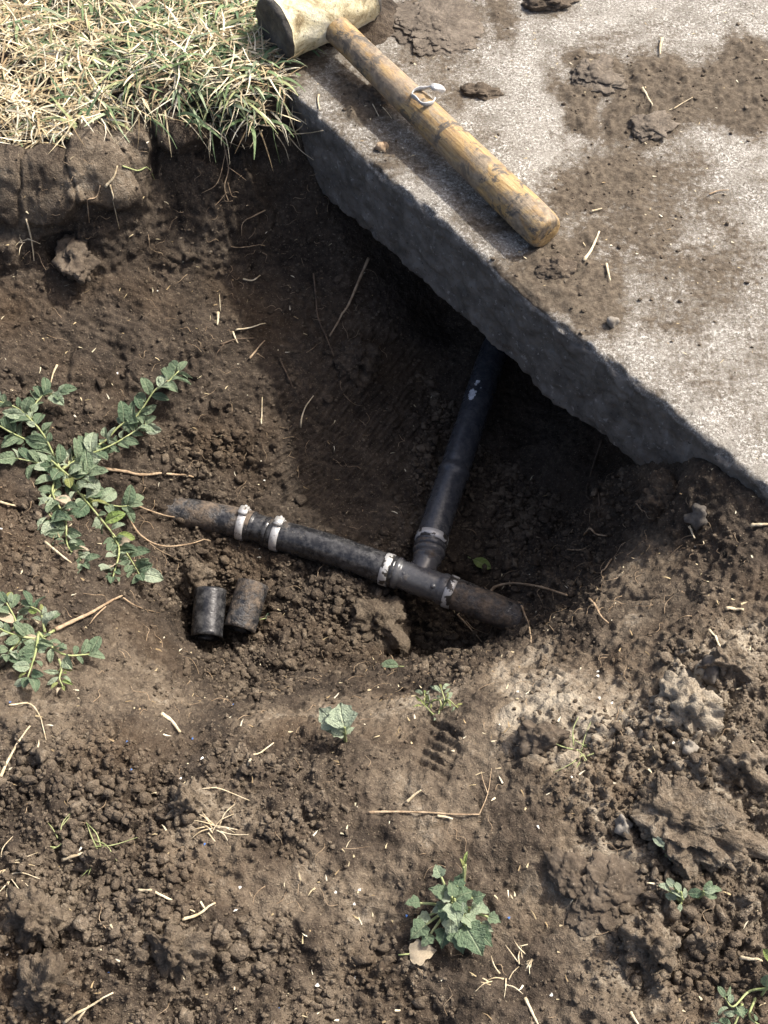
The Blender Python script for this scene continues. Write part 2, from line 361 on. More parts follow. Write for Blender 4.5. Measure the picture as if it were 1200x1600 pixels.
def base_height(x, y):
    fx = np.clip((x-gx[0])/(gx[1]-gx[0]), 0, len(gx)-1.001); fy = np.clip((y-gy[0])/(gy[1]-gy[0]), 0, len(gy)-1.001)
    i = fx.astype(int); j = fy.astype(int); u = fx-i; v = fy-j
    h = GZ[j, i]*(1-u)*(1-v)+GZ[j, i+1]*u*(1-v)+GZ[j+1, i]*(1-u)*v+GZ[j+1, i+1]*u*v
    out = np.maximum(np.maximum(gx[0]+.05-x, x-gx[-1]+.05), np.maximum(gy[0]+.05-y, y-gy[-1]+.05))
    return h*(1-sstep(0, .3, out))+(-.006)*sstep(0, .3, out)
def axis(a, b, step, far):
    c = list(np.arange(a, b, step)); s = step
    while c[-1] < far: s *= 1.28; c.append(c[-1]+s)
    s = step
    while c[0] > -far: s *= 1.28; c.insert(0, c[0]-s)
    return np.array(c)
ax, ay = axis(-.47, .41, .00155, 60), axis(.11, 1.30, .00155, 60)
X, Y = np.meshgrid(ax, ay); shp = X.shape; x, y = X.ravel(), Y.ravel()
zb = base_height(x, y)
# smooth lumps first, then normals, then crumbs pushed out along the normal
px, py = proj(x, y, zb)
near = 1-sstep(.9, 2.5, np.hypot(x, y-.7))
SMOOTH = [(690,1200,110,90,.8),(740,1290,120,60,.7),(940,1420,90,110,.9),(880,1330,80,60,.7),(1010,930,60,110,.9),(640,600,60,90,.6),(560,700,110,150,.75),(50,290,80,70,.9),(170,260,70,60,.9),(330,420,150,150,.55),(130,470,150,90,.35),(600,1100,200,40,.5),(1080,740,80,60,.5),(200,620,120,60,.5),(840,1530,120,60,.6),(300,1330,100,60,.4),(450,1430,130,120,.35)]
CRUMB = [(120,1260,190,110,1),(120,1450,230,200,1),(330,1540,200,110,1),(430,1240,120,90,.8),(1120,1150,120,160,1),(1080,1470,150,170,1),(960,1230,120,120,.8),(1180,1350,80,220,1),(860,760,120,170,.8),(300,890,80,70,.8),(480,980,140,90,.7),(690,690,70,160,.6),(360,1060,120,50,.6),(300,720,80,60,.6),(700,1010,100,50,.7),(330,450,60,130,.3),(560,1540,160,80,.5),(60,880,100,90,.6),(620,900,60,60,.6),(90,650,120,60,.4)]
msm = blobs(px, py, SMOOTH)*near; mcr = blobs(px, py, CRUMB)*near
inpic = 1-sstep(0, 140, np.maximum(np.maximum(-px, px-1200), np.maximum(-py, py-1600)))
mcr = np.maximum(mcr, (1-inpic)*.5*near)
grassy = blobs(px, py, [(0,60,330,190,1),(200,60,230,170,1),(380,120,110,90,1)])*near
lump = .016*fbm(x, y, zb, 9, 2, 3)+.010*fbm(x, y, zb, 24, 2, 11)
lump *= (1-.55*msm)*(1-.5*grassy)
onslab = sstep(-.03, .01, (x-EA[0])*EN[0]+(y-EA[1])*EN[1])
z1 = zb+lump*near*(1-.8*onslab)
Z1 = z1.reshape(shp)
gyy, gxx = np.gradient(Z1, ay, ax); nl = np.sqrt(gxx**2+gyy**2+1)
nx, ny, nz = (-gxx/nl).ravel(), (-gyy/nl).ravel(), (1/nl).ravel()
steep = sstep(.5, 1.3, np.hypot(gxx, gyy)).ravel()
warp = .006*perlin(x*40, y*40, z1*40, 91); warp2 = .006*perlin(x*40, y*40, z1*40, 92)
xw, yw = x+warp, y+warp2
c1 = crumbs(xw, yw, z1, .021, 1, .22, .6, .5); c2 = crumbs(xw, yw, z1, .0098, 2, .3, .7, .75); c3 = crumbs(xw, yw, z1, .0056, 3, .3, .75, .8)
rough = np.clip(.36+.9*mcr+.30*steep-.62*msm-.2*grassy, .04, 1.2)
d = rough*(.62*c1*.021*np.clip(mcr*1.3, 0, 1)+.85*c2*.0098*np.clip(.3+mcr, 0, 1)+1.15*c3*.0056)
d += (.0055*fbm(xw, yw, z1, 55, 2, 21)+.0052*fbm(xw, yw, z1, 130, 2, 31))*(1-.5*msm)
d += .0016*fbm(xw, yw, z1, 300, 1, 41)*(1-.5*msm)
# cracks across the smeared, trodden mud
ck = cracks(xw+.004*perlin(x*90, y*90, z1, 5), yw, .062, 77); ck2 = cracks(xw, yw, .030, 78)
d -= .0045*(1-sstep(.0, .055, ck))*np.clip(msm*1.2, 0, 1)*sstep(-.1, .25, perlin(x*14, y*14, z1, 61))
d -= .0016*(1-sstep(.0, .06, ck2))*np.clip(msm, 0, 1)*sstep(-.05, .3, perlin(x*22, y*22, z1, 62))
# scraped spade marks on the wall of the hole
for cx, cy, rx, ry, dx, dy, wl, amp in [(575,640,75,110,.62,-.78,8.,.0024),(490,760,80,60,.82,-.57,7.,.0020),(560,590,60,40,.75,-.66,15.,.0028),(290,560,60,30,.25,.97,14.,.0024),(420,640,70,80,.7,-.71,11.,.0018),(640,560,50,70,.6,-.8,10.,.0018),(180,520,90,50,.9,.4,12.,.0015)]:
    m = blobs(px, py, [(cx, cy, rx, ry, 1)]); u = (px-cx)*-dy+(py-cy)*dx
    d += m*amp*np.sin(u*2*math.pi/wl+3*perlin(px/40, py/40, px*0, 9))*(.6+.4*perlin(px/14, py/60, px*0, 8))
# heel print: five bars pressed into the trodden soil
bx, by = (px-685)*.86+(py-1172)*.50, -(px-685)*.50+(py-1172)*.86
heel = (.7+.3*np.clip(1.5*perlin(px/30, py/30, px*0, 15)+.6, 0, 1))*(1-sstep(26, 32, np.abs(bx-.18*by)))*(1-sstep(36, 42, np.abs(by)))
d += heel*.0048*(-.5+.5*np.sin(by*2*math.pi/15.5+.25*np.sin(bx/14)))-heel*.0015
for cx, cy, rx, ry, hh in [(40, 292, 84, 60, .015), (172, 262, 66, 66, .014), (290, 210, 46, 28, .012), (-20, 400, 50, 30, .014), (145, 575, 34, 28, .008), (232, 590, 34, 24, .006)]:
    wpx = px+14*perlin(px/34, py/34, px*0, 701)+6*perlin(px/11, py/11, px*0, 702); wpy = py+14*perlin(px/34, py/34, px*0+5, 703)+6*perlin(px/11, py/11, px*0, 704)
    e_ = ((wpx-cx)/rx)**4+((wpy-cy)/ry)**4; m_ = 1-sstep(.45, 1.5, e_)
    d = np.where(m_ > 0, d*(1-.6*m_)+m_*(hh+.009*perlin(px/48, py/40, px*0, 705)+.0022*perlin(px/13, py/11, px*0, 706)-.004*(1-sstep(0, .07, ck))), d)
for cx, cy, rx, ry, hh in [(98, 388, 40, 26, .015), (235, 262, 14, 60, .006), (330, 235, 60, 16, .010), (400, 250, 60, 26, .012)]:
    m_ = 1-sstep(.3, 1.2, ((px-cx+16*perlin(px/22, py/22, px*0, 711))/rx)**2+((py-cy+16*perlin(px/22, py/22, px*0, 712))/ry)**2); d = d-m_*hh
d *= near
d *= (1-.6*onslab)
X3 = x+nx*d; Y3 = y+ny*d; Z3 = z1+nz*d
# the sheet stays below the slab's underside where the slab lies on it
tin = (X3-EA[0])*EN[0]+(Y3-EA[1])*EN[1]; sal = (X3-EA[0])*ED[0]+(Y3-EA[1])*ED[1]
farslab = sstep(.20, .28, tin)*(sal > -.02)
farslab = np.maximum(farslab, sstep(.03, .09, tin)*sstep(.56, .64, np.hypot(x, y-.7)))
Z3 = np.where(farslab > 0, np.minimum(Z3, Z3*(1-farslab)+(-.118)*farslab), Z3)
ny_, nx_ = shp; idx = np.arange(ny_*nx_).reshape(shp)
faces = np.stack([idx[:-1, :-1], idx[:-1, 1:], idx[1:, 1:], idx[1:, :-1]], -1).reshape(-1, 4)
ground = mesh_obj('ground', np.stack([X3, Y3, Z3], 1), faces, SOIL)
tag(ground, 'dug dark brown soil with a deep hole beside the concrete', None, kind='structure')
DRY = [(880,1120,150,90,.85),(1075,1100,60,70,1),(1060,1260,110,80,.75),(960,1180,130,120,.7),(1130,1150,120,220,.62),(700,1230,180,120,.42),(940,1400,140,140,.5),(1000,930,60,90,.5),(480,1450,150,160,.34),(200,1060,150,90,.36),(330,1310,100,80,.5),(60,1080,120,120,.35),(600,1110,260,40,.42),(50,290,110,80,.42),(170,250,90,70,.42),(300,430,170,160,.28),(1100,1500,200,160,.42),(150,1500,220,160,.26),(230,640,200,100,.32),(450,950,140,90,.3),(340,800,140,40,.35)]
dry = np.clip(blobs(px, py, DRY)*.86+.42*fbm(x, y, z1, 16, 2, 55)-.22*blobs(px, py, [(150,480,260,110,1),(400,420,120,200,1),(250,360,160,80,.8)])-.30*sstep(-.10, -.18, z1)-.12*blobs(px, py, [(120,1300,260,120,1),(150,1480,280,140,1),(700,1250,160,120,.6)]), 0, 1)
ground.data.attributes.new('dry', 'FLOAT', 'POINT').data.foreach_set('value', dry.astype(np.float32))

# ------------------------------------------------------------------ concrete slab: one swept sheet (top, worn arris, side, underside)
def grow(a, b, step, lo, hi):
    c = list(np.arange(a, b, step)); s = step
    while c[-1] < hi: s *= 1.3; c.append(c[-1]+s)
    s = step
    while c[0] > lo: s *= 1.3; c.insert(0, c[0]-s)
    return np.array(c)
ss = grow(-.32, .76, .0024, -6, 6)
tt = np.array([q for q in grow(.007, .62, .0026, .007, 8)])
R = .006
prof = [(t, 0., 0.) for t in tt[::-1]]
prof += [(R-R*math.sin(a), -R+R*math.cos(a), .5*a/(math.pi/2)) for a in np.linspace(0, math.pi/2, 6)]
prof += [(0., z, 1.) for z in np.linspace(-R-.0025, -SLAB_H+.002, 38)]
prof += [(t, -SLAB_H, 1.) for t in (.003, .008, .015, .025, .04, .06, .09, .14, .2, .3, .5, 1., 2., 4., 8.)]
prof = np.array(prof)
S, T = np.meshgrid(ss, prof[:, 0]); _, ZP = np.meshgrid(ss, prof[:, 1]); _, FC = np.meshgrid(ss, prof[:, 2])
bow = -.0085*np.exp(-((S-.33)/.30)**2)-.002*np.sin(S*23)*np.exp(-((S-.3)/.5)**2)
T = T+bow*np.exp(-np.maximum(T, 0)/.12)
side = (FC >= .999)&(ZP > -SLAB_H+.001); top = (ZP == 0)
wx, wy = EA[0]+ED[0]*S+EN[0]*T, EA[1]+ED[1]*S+EN[1]*T
arris = np.exp(-((ZP+.004)/.006)**2)*np.exp(-np.maximum(T-bow, 0)/.009)
nf = lambda s, seed, o=2: fbm(S, T, ZP, s, o, seed)
chip = np.maximum(0, nf(38, 101))*.012+np.maximum(0, nf(110, 103))*.005
zq = ZP-arris*chip; tq = T+arris*chip*.8
tq = tq-(FC > .4)*(.0045*nf(26, 105)+.0034*nf(90, 106)+.0018*nf(230, 107))
low = sstep(-.045, -SLAB_H, ZP)
zq = zq+low*(.010*nf(16, 110)+.006*nf(60, 111))*(FC > .9)-low*.004
spx, spy = proj(EA[0]+ED[0]*S+EN[0]*T, EA[1]+ED[1]*S+EN[1]*T, ZP)
DIRT = [(920,130,70,55,1),(1090,150,180,75,1),(1160,130,90,70,1),(1000,205,80,40,.9),(960,290,120,90,.8),(890,430,110,80,1),(800,345,70,45,.6),(1010,330,130,110,.62),(930,500,90,70,.6),(1080,420,180,150,.5),(1130,560,140,110,.38),(690,40,100,60,.55),(800,20,70,40,.7),(590,160,80,60,.7),(650,110,120,80,.45),(530,190,60,70,.5),(450,90,90,60,.8),(980,60,60,40,.4),(1040,650,60,40,.3),(640,230,140,70,.45),(750,330,60,60,.35),(890,690,20,20,0)]
dirt = blobs(spx, spy, DIRT)*(T < .75); dirt = np.clip(dirt+.30*nf(18, 120, 3)*(dirt > .02), 0, 1)*(ZP > -.003)
dirt = np.where(spx > 1240, .35+.3*nf(9, 121), dirt)*(ZP > -.003)
hv = sstep(.55, .95, dirt)
cr = crumbs(S.ravel(), T.ravel(), ZP.ravel(), .008, 7, .3, .7, .6).reshape(S.shape); crb = crumbs(S.ravel(), T.ravel(), ZP.ravel(), .018, 8, .25, .6, .4).reshape(S.shape)
zq = zq+top*(.0006*nf(60, 112)+.0004*nf(300, 113)+hv*(.0015+.55*.008*cr+.0085*crb+.003*np.maximum(0, nf(45, 114))))
vx, vy = EA[0]+ED[0]*S+EN[0]*tq, EA[1]+ED[1]*S+EN[1]*tq
si = np.arange(S.size).reshape(S.shape)
sf = np.stack([si[:-1, :-1], si[1:, :-1], si[1:, 1:], si[:-1, 1:]], -1).reshape(-1, 4)
slab = mesh_obj('concrete_slab', np.stack([vx.ravel(), vy.ravel(), zq.ravel()], 1), sf, CONC)
tag(slab, 'grey weathered concrete slab with a worn edge and smears of dirt', None, kind='structure')
slab.data.attributes.new('dirt', 'FLOAT', 'POINT').data.foreach_set('value', dirt.ravel().astype(np.float32))
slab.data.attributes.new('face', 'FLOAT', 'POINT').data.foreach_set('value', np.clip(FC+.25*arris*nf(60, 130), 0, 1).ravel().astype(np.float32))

bpy.context.view_layer.update()
def cast(o, d):
    best = None
    for ob in (ground, slab):
        ok, p, n, _ = ob.ray_cast(Vector(o), Vector(d).normalized())
        if ok and (best is None or (p-Vector(o)).length < best[2]): best = (np.array(p), np.array(n), (p-Vector(o)).length)
    return best
def hit(px, py, lift=0.):
    h = cast(CAM, ray(px, py)); 
    return h[0]+np.array([0, 0, lift])
def drop(x, y, lift=0.):
    h = cast((x, y, 1.), (0, 0, -1)); return h[0]+np.array([0, 0, lift]), h[1]
def hit_up(px, py, e):
    """the point on the same sight line that stands e above the ground"""
    d = ray(px, py); return hit(px, py)-d*e/abs(d[2])

# ------------------------------------------------------------------ crumbs of soil: thousands, nobody could count them
def chunk_shapes(sub, n, amp, seed):
    v, f = ico(sub); out = []
    for i in range(n):
        r = 1+amp*fbm(v[:, 0]+9*i, v[:, 1], v[:, 2]+seed, 1.1, 2, seed)+amp*.6*fbm(v[:, 0]+9*i, v[:, 1], v[:, 2]+seed, 2.6, 2, seed+5)
        q = v*r[:, None]
        for k in range(9):                                                    # chip flat facets
            nrm = RNG.normal(size=3); nrm /= np.linalg.norm(nrm); lim = .45+.35*RNG.random()
            over = np.maximum(q @ nrm-lim, 0); q = q-over[:, None]*nrm*.85
        out.append(q)
    return out, f
def rotm(q): return np.array(Quaternion(q).normalized().to_matrix())
def scatter_chunks(name, spots, sub, nshape, amp, mat, label, cat, sink=.25):
    """spots: (x, y, z, radius) -> one joined mesh"""
    shapes, f = chunk_shapes(sub, nshape, amp, 300+sub); V = []; F = []; off = 0
    for x_, y_, z_, r in spots:
        q = shapes[RNG.integers(nshape)] @ rotm(RNG.normal(size=4)).T*np.array([1, RNG.uniform(.75, 1.1), RNG.uniform(.6, .95)])
        V.append(q*r*RNG.uniform(.75, 1.3, 3)+np.array([x_, y_, z_+r*(.5-sink)])); F.append(f+off); off += len(q)
    o = mesh_obj(name, np.concatenate(V), np.concatenate(F), mat)
    tag(o, label, cat, kind='stuff'); return o
# candidate places = vertices of the soil sheet, weighted by how loose the soil is there
fine = (np.abs(x+.03) < .43)&(y > .12)&(y < 1.29)&(tin < -.004)&(inpic > .2)
wgt = np.clip(.14+mcr*.9-.6*msm*(mcr < .6), .07, 1)*(1-.85*grassy)*fine
def pick(n, wt): return RNG.choice(len(x), n, replace=False, p=wt/wt.sum())
def spots_from(i, rlo, rhi, pw): 
    r = rlo+(rhi-rlo)*RNG.random(len(i))**pw
    return np.stack([X3[i], Y3[i], Z3[i], r], 1)
scatter_chunks('soil_grains', spots_from(pick(30000, wgt), .0006, .0028, 2.4), 1, 14, .8, CLODM['mid'], 'fine loose grains of brown soil strewn round the hole', 'soil grains')
lump_w = wgt*sstep(.2, .8, mcr)*(perlin(x*13, y*13, x*0, 71) > -.12)
scatter_chunks('soil_crumbs', spots_from(pick(5200, lump_w+1e-9*fine), .0015, .0062, 3.2), 2, 14, 1.0, CLODM['mid'], 'loose crumbs of dark soil heaped round the hole', 'soil crumbs')
scatter_chunks('moist_crumbs', spots_from(pick(1400, wgt*(zb < -.12)), .0018, .0075, 2.8), 2, 10, 1.0, CLODM['moist'], 'moist dark crumbs of soil fallen into the hole', 'soil crumbs')
dslab = np.where((dirt > .35)&top&(spx > 380)&(spx < 1230)&(spy > -20)&(spy < 800), dirt, 0).ravel()
i = RNG.choice(dslab.size, 1500, replace=False, p=dslab**2/(dslab**2).sum())
sp_ = np.stack([vx.ravel()[i], vy.ravel()[i], zq.ravel()[i], (.0004+.0028*RNG.random(1500)**7)], 1)
scatter_chunks('dirt_grains', sp_, 1, 8, .5, CLODM['mid'], 'small grains of dirt scattered over the concrete slab', 'dirt')
def clod(px_, py_, w_, h_, thick, mat, label, name='soil_clod', cat='clod', seed=0, sink=.45, tilt=(0, 0), rz=0, sub=5, amp=.6, lift=0., group=None, on=None):
    """one lump: width, depth in photo pixels at its place (about 14 px = 1 cm), thickness in metres"""
    p = hit(px_, py_) if on is None else on
    dist = np.linalg.norm(p-CAM); a = w_*dist/FPX; dip = math.atan2(CAMH-p[2], np.hypot(p[0], p[1])); b = h_*dist/FPX/max(.35, math.sin(dip))
    v, f = ico(sub); k = seed*7.3
    r = 1+1.5*amp*fbm(v[:, 0]+k, v[:, 1], v[:, 2], 1.0, 3, 400)+.6*amp*fbm(v[:, 0]+k, v[:, 1], v[:, 2], 2.9, 4, 410)
    q = v*r[:, None]; rs = np.random.default_rng(seed+50)
    for j in range(7):
        nrm = rs.normal(size=3); nrm /= np.linalg.norm(nrm); lim = .6+.25*rs.random(); q = q-np.maximum(q @ nrm-lim, 0)[:, None]*nrm*.8
    q = q*np.array([a, b, thick]); M = np.array((Matrix.Rotation(rz, 3, 'Z') @ Matrix.Rotation(tilt[0], 3, 'X') @ Matrix.Rotation(tilt[1], 3, 'Y')))
    q = q @ M.T; c = p+np.array([0, 0, thick*(1-2*sink)*.5+lift])
    cr_ = (crumbs(*(q.T+7), .013, 5, .3, .7, .7)*.013*.8+crumbs(*(q.T+7), .006, 6, .3, .7, .8)*.006*.9+crumbs(*(q.T+7), .003, 9, .3, .7, .8)*.003*.8)*(.65 if mat in (GREYMUD, BROWNMUD) else 1.2)
    cr_ = cr_+.004*fbm(*q.T, 60, 3, 420)+.0022*fbm(*q.T, 240, 2, 430)
    q = q+(q/np.maximum(np.linalg.norm(q, axis=1), 1e-6)[:, None])*cr_[:, None]
    base = c+np.array([0, 0, q[:, 2].min()])
    return tag(mesh_obj(name, q+c, f, mat, loc=base), label, cat, group)
C_ = CLODM
clod(118, 408, 24, 28, .014, BROWNMUD, 'ragged clod hanging loose on the hole wall with straw in it', seed=4, sink=.1, amp=.9)
clod(590, 975, 42, 34, .026, C_['mid'], 'blocky brown clod in the hole just below the pipe tee', seed=7)
clod(1068, 1282, 88, 50, .024, C_['dry'], 'biggest light brown clod, right of the middle of the spoil', seed=8, rz=-.4, sink=.62, amp=.8, sub=6)
clod(1072, 1108, 40, 42, .022, C_['pale'], 'pale dry whitish clod at the right among loose crumbs', seed=9, rz=.5)
clod(1150, 1195, 38, 28, .022, C_['dry'], 'rough clod near the right edge above the biggest clod', seed=10)
clod(960, 1395, 62, 48, .009, BROWNMUD, 'flat cracked slab of trodden soil left of the twin seedling', seed=11, rz=.3, sink=.6, sub=6)
clod(890, 1372, 26, 36, .013, BROWNMUD, 'narrow flake of soil beside the cracked trodden slab', seed=12, rz=.2, sink=.45)
clod(1020, 1480, 32, 30, .020, C_['dry'], 'knobbly clod below the twin seedling', seed=13)
clod(272, 1492, 36, 28, .020, C_['mid'], 'tan clod in the crumbs at the lower left, below the crossed straws', seed=14)
clod(78, 1545, 48, 36, .026, C_['mid'], 'large dark clod in the bottom left corner', seed=15)
clod(60, 1440, 36, 30, .022, C_['mid'], 'dark crumbly clod at the left edge above the corner clod', seed=16)
clod(300, 1262, 30, 24, .018, C_['dry'], 'tan tuft-like clod with straw on its right side', seed=17)
clod(1140, 1040, 34, 20, .018, C_['dry'], 'low rough clod at the right edge below the slab corner', seed=18)
clod(1035, 1120, 22, 16, .012, C_['dry'], 'small clod left of the pale whitish clod', seed=19)
clod(850, 1155, 40, 24, .012, BROWNMUD, 'smooth dark clod left of the small grass tuft', seed=20, sink=.55)
clod(560, 560, 34, 28, .016, C_['moist'], 'dark moist clod high on the back wall of the hole', seed=21)
clod(300, 905, 30, 22, .018, C_['mid'], 'crumbly clod behind the dark pipe offcut', seed=22)
clod(1040, 775, 36, 26, .018, C_['moist'], 'dark clod below the slab edge at the right end of the hole', seed=23)
STONES = [(1093, 810, 15, 12, .010, GREYSTONE, 'grey stone embedded below the slab at the right'), (975, 1293, 8, 9, .007, STONE, 'whitish pebble left of the biggest clod'), (1078, 1172, 7, 7, .006, STONE, 'pale pebble below the whitish clod'), (958, 503, 6, 5, .004, STONE, 'small pale pebble on the slab right of the mallet handle end'), (598, 230, 6, 5, .004, ROOTM, 'tiny reddish pebble on the slab left of the mallet handle'), (1110, 1056, 12, 12, .009, GREYSTONE, 'grey pebble above the whitish clod')]
for a in STONES: clod(a[0], a[1], a[2], a[3], a[4], a[5], a[6], 'pebble', 'pebble', seed=int(a[0]) % 37, sub=3, amp=.15, sink=.5)
# flattened mud on the slab
clod(682, 42, 58, 44, 0.0062, GREYMUD, 'large dark mud pat on the slab right of the mallet head', 'mud_pat', 'mud', seed=31, sink=.4, sub=6)
clod(752, 147, 34, 7, 0.0043, BROWNMUD, 'thin dark mud flake on the slab beside the metal ring', 'mud_pat', 'mud', seed=32, sink=.35)
clod(588, 152, 34, 20, 0.0056, BROWNMUD, 'brown mud pat in the shade on the left of the mallet handle', 'mud_pat', 'mud', seed=33, sink=.4)
clod(928, 118, 40, 24, 0.0050, GREYMUD, 'smooth grey mud pat at the left of the dirty patch on the slab', 'mud_pat', 'mud', seed=34, sink=.45)
clod(1015, 198, 32, 18, 0.0050, GREYMUD, 'small grey mud pat in the middle of the dirty patch on the slab', 'mud_pat', 'mud', seed=35, sink=.45)
clod(850, 5, 36, 14, .010, BROWNMUD, 'crumbly mud lump at the top edge of the slab', 'mud_pat', 'mud', seed=36, sink=.3)
clod(870, 420, 34, 18, .006, BROWNMUD, 'thin mud smear just below the mallet handle end', 'mud_pat', 'mud', seed=37, sink=.45)

# ------------------------------------------------------------------ mallet
HA = atz(855, 365, .0185); HD0 = atz(525, 45, .031)                            # handle end / where it enters the head
hd = HA-HD0; hd /= np.linalg.norm(hd); hdh = np.array([hd[0], hd[1], 0]); hdh /= np.linalg.norm(hdh)
HR, HL = .036, .062                                                          # head radius, half length
hax = np.array([-hdh[1], hdh[0], 0]); hax = hax if hax[0] > 0 else -hax
HC = HD0-hdh*(HR-.004); HC[2] = HR+.0005
mal = thing('mallet', (HC[0], HC[1], 0), 'worn mallet with cream rubber head and yellow wooden handle on the slab', 'mallet')
def revolve(profile, c, axis_, side_, n=48, wob=0., seed=0, oval=1.0):
    axis_ = axis_/np.linalg.norm(axis_); b = np.cross(axis_, side_); b /= np.linalg.norm(b); s2 = np.cross(b, axis_); V = []; F = []
    for i_, (t, r) in enumerate(profile):
        for k in range(n):
            a = 2*math.pi*k/n; V.append(c+axis_*t+(s2*math.cos(a)+b*math.sin(a)*oval)*r)
    for i_ in range(len(profile)-1):
        for k in range(n): F.append((i_*n+k, (i_+1)*n+k, (i_+1)*n+(k+1) % n, i_*n+(k+1) % n))
    V = np.array(V)
    if wob:
        g = V-c; V = V+(g/np.maximum(np.linalg.norm(g, axis=1), 1e-5)[:, None])*(wob*fbm(g[:, 0]+seed, g[:, 1], g[:, 2], 45, 3, 500+seed)+wob*.35*fbm(g[:, 0]+seed, g[:, 1], g[:, 2], 180, 2, 520))[:, None]
    return V, F
pr = [(-HL+.0065, HR-.0006)]+[(t, HR*(1-.05*(t/HL)**2)) for t in np.linspace(-HL+.008, HL-.008, 26)]+[(HL-.0065, HR-.0006)]
mesh_obj('head', *revolve([(q, r) for q, r in pr], HC, hax, np.array([0, 0, 1.]), 64, .0035, 3), HEADM, mal)
for sgn in (-1, 1):
    pe = [(sgn*(HL-.0068), HR-.0009)]+[(sgn*(HL-.0055+.0055*math.sin(a)), HR-.0065+.0055*math.cos(a)) for a in np.linspace(.1, math.pi/2, 6)]+[(sgn*HL, r) for r in (.024, .016, .008, .0005)]
    if sgn < 0: pe = pe[::-1]
    e_ = mesh_obj('striking_face', *revolve(pe, HC, hax, np.array([0, 0, 1.]), 64, .0035, 3), HEADEND, mal)
LH = np.linalg.norm(HA-HD0)
prof_h = [(-.012, .0145)]+[(t*LH, r) for t, r in ((0, .0152), (.08, .0152), (.2, .0156), (.35, .0165), (.5, .0172), (.65, .0180), (.8, .0188), (.92, .0192), (.975, .0190), (.992, .0180), (1.0, .0162), (1.002, .010), (1.003, .0008))]
hp = []
for i_ in range(len(prof_h)-1):
    k_ = 6 if 0 < i_ < 9 else 2
    for j in range(k_): hp.append(tuple(np.array(prof_h[i_])+(np.array(prof_h[i_+1])-np.array(prof_h[i_]))*j/k_))
hp.append(prof_h[-1])
Vh, Fh = revolve(hp, np.zeros(3), np.array([1., 0, 0]), np.array([0, 0, 1.]), 40, .0007, 9)
# the handle is turned along its own x axis so that the grain runs along it
ho = mesh_obj('handle', Vh, Fh, WOOD, loc=(0, 0, 0)); ho.parent = mal
ho.matrix_local = Matrix.Translation(Vector(HD0-np.array(mal['_base']))) @ Vector(hd).to_track_quat('X', 'Z').to_matrix().to_4x4()
# metal ear clamp left lying on the handle
tpar = .43; hc = HD0+(HA-HD0)*tpar; rc = hc+np.array([.003, .002, .0165])
ring = thing('ear_clamp', rc, 'small open silver ear clamp ring lying on the mallet handle', 'clamp')
RW = .0062; Vr = []; Fr = []; nseg = 34
for k in range(nseg):
    a = .5+5.5*k/(nseg-1); rr = .0124+.0013*math.sin(3*a)
    c = rc+np.array([rr*math.cos(a), rr*math.sin(a)*.95, .0015+.002*math.sin(a*2)]); o_ = np.array([math.cos(a), math.sin(a), 0])
    for q in ((0, 0), (0, 1), (1, 1), (1, 0)): Vr.append(c+o_*.0011*q[0]+np.array([.0006*math.sin(5*a), -.002*q[1], RW*(q[1]-.2)*(1+.2*math.sin(4*a))]))
for k in range(nseg-1):
    for q in range(4): Fr.append((k*4+q, k*4+(q+1) % 4, k*4+4+(q+1) % 4, k*4+4+q))
Fr += [(3, 2, 1, 0), tuple(4*(nseg-1)+q for q in range(4))]
mesh_obj('band', Vr, Fr, METAL, ring)
ev, ef = ico(3); er = np.array([.0085, .0058, .0034]); ev = ev*(1+.35*fbm(ev[:, 0], ev[:, 1], ev[:, 2], 1.6, 2, 7))[:, None]; ev = np.sign(ev)*np.abs(ev)**.7*er
ev = ev @ np.array(Matrix.Rotation(.5, 3, 'Z') @ Matrix.Rotation(.5, 3, 'Y')).T
mesh_obj('ear', ev+rc+np.array([.0135, .0085, .0045]), ef, METAL, ring)

# ------------------------------------------------------------------ the pipe run in the hole
PR = .0168; PZ = -.25
mpx = [(195, 778, -.243), (250, 794, -.247), (315, 806, -.249), (380, 819, PZ), (434, 836, PZ), (500, 854, PZ), (560, 874, PZ), (605, 890, PZ), (655, 907, PZ), (704, 925, PZ), (750, 943, -.251), (790, 960, -.254), (830, 978, -.26)]
MP = np.array(catmull([atz(*q) for q in mpx], 14)); MPX = proj(MP[:, 0], MP[:, 1], MP[:, 2])[0]
def mseg(a, b, n=None):
    ts = np.linspace(a, b, n or max(3, int((b-a)/4))); return [np.array([np.interp(t, MPX, MP[:, k]) for k in range(3)]) for t in ts]
TC = mseg(653, 654, 2)[0]
bpx = [(668, 872, PZ), (674, 845, PZ), (689, 797, -.249), (708, 742, -.247), (722, 700, -.246), (742, 640, -.244), (760, 585, -.242), (778, 535, -.240), (800, 470, -.238)]
BP = np.array(catmull([TC]+[atz(*q) for q in bpx], 12)); BPY = proj(BP[:, 0], BP[:, 1], BP[:, 2])[1]
def bseg(a, b, n=None):
    o_ = np.argsort(BPY); ts = np.linspace(a, b, n or max(3, int(abs(b-a)/4))); return [np.array([np.interp(t, BPY[o_], BP[o_, k]) for k in range(3)]) for t in ts]
run = thing('water_pipe', (TC[0], TC[1], PZ-PR), 'black plastic water pipe with a tee and banded joints at the bottom of the hole', 'pipe')
def part(name, pts, rad, mat, sides=32, parent=run): return mesh_obj(name, *tube(pts, rad, sides), mat, parent)
def rings(pts, r, bumps):
    """radius along a path with raised rings: bumps = (position 0..1, half width, height)"""
    n = len(pts); return [r+sum(h*math.exp(-((i_/(n-1)-c)/w_)**4) for c, w_, h in bumps) for i_ in range(n)]
part('pipe', mseg(197, 394), PR, PIPEMUD)
part('coupling', mseg(390, 424, 26), rings(mseg(390, 424, 26), PR-.0012, [(.12, .06, .0016), (.80, .10, .0012)]), PIPECL)
part('pipe', mseg(421, 618), PR, PIPE)
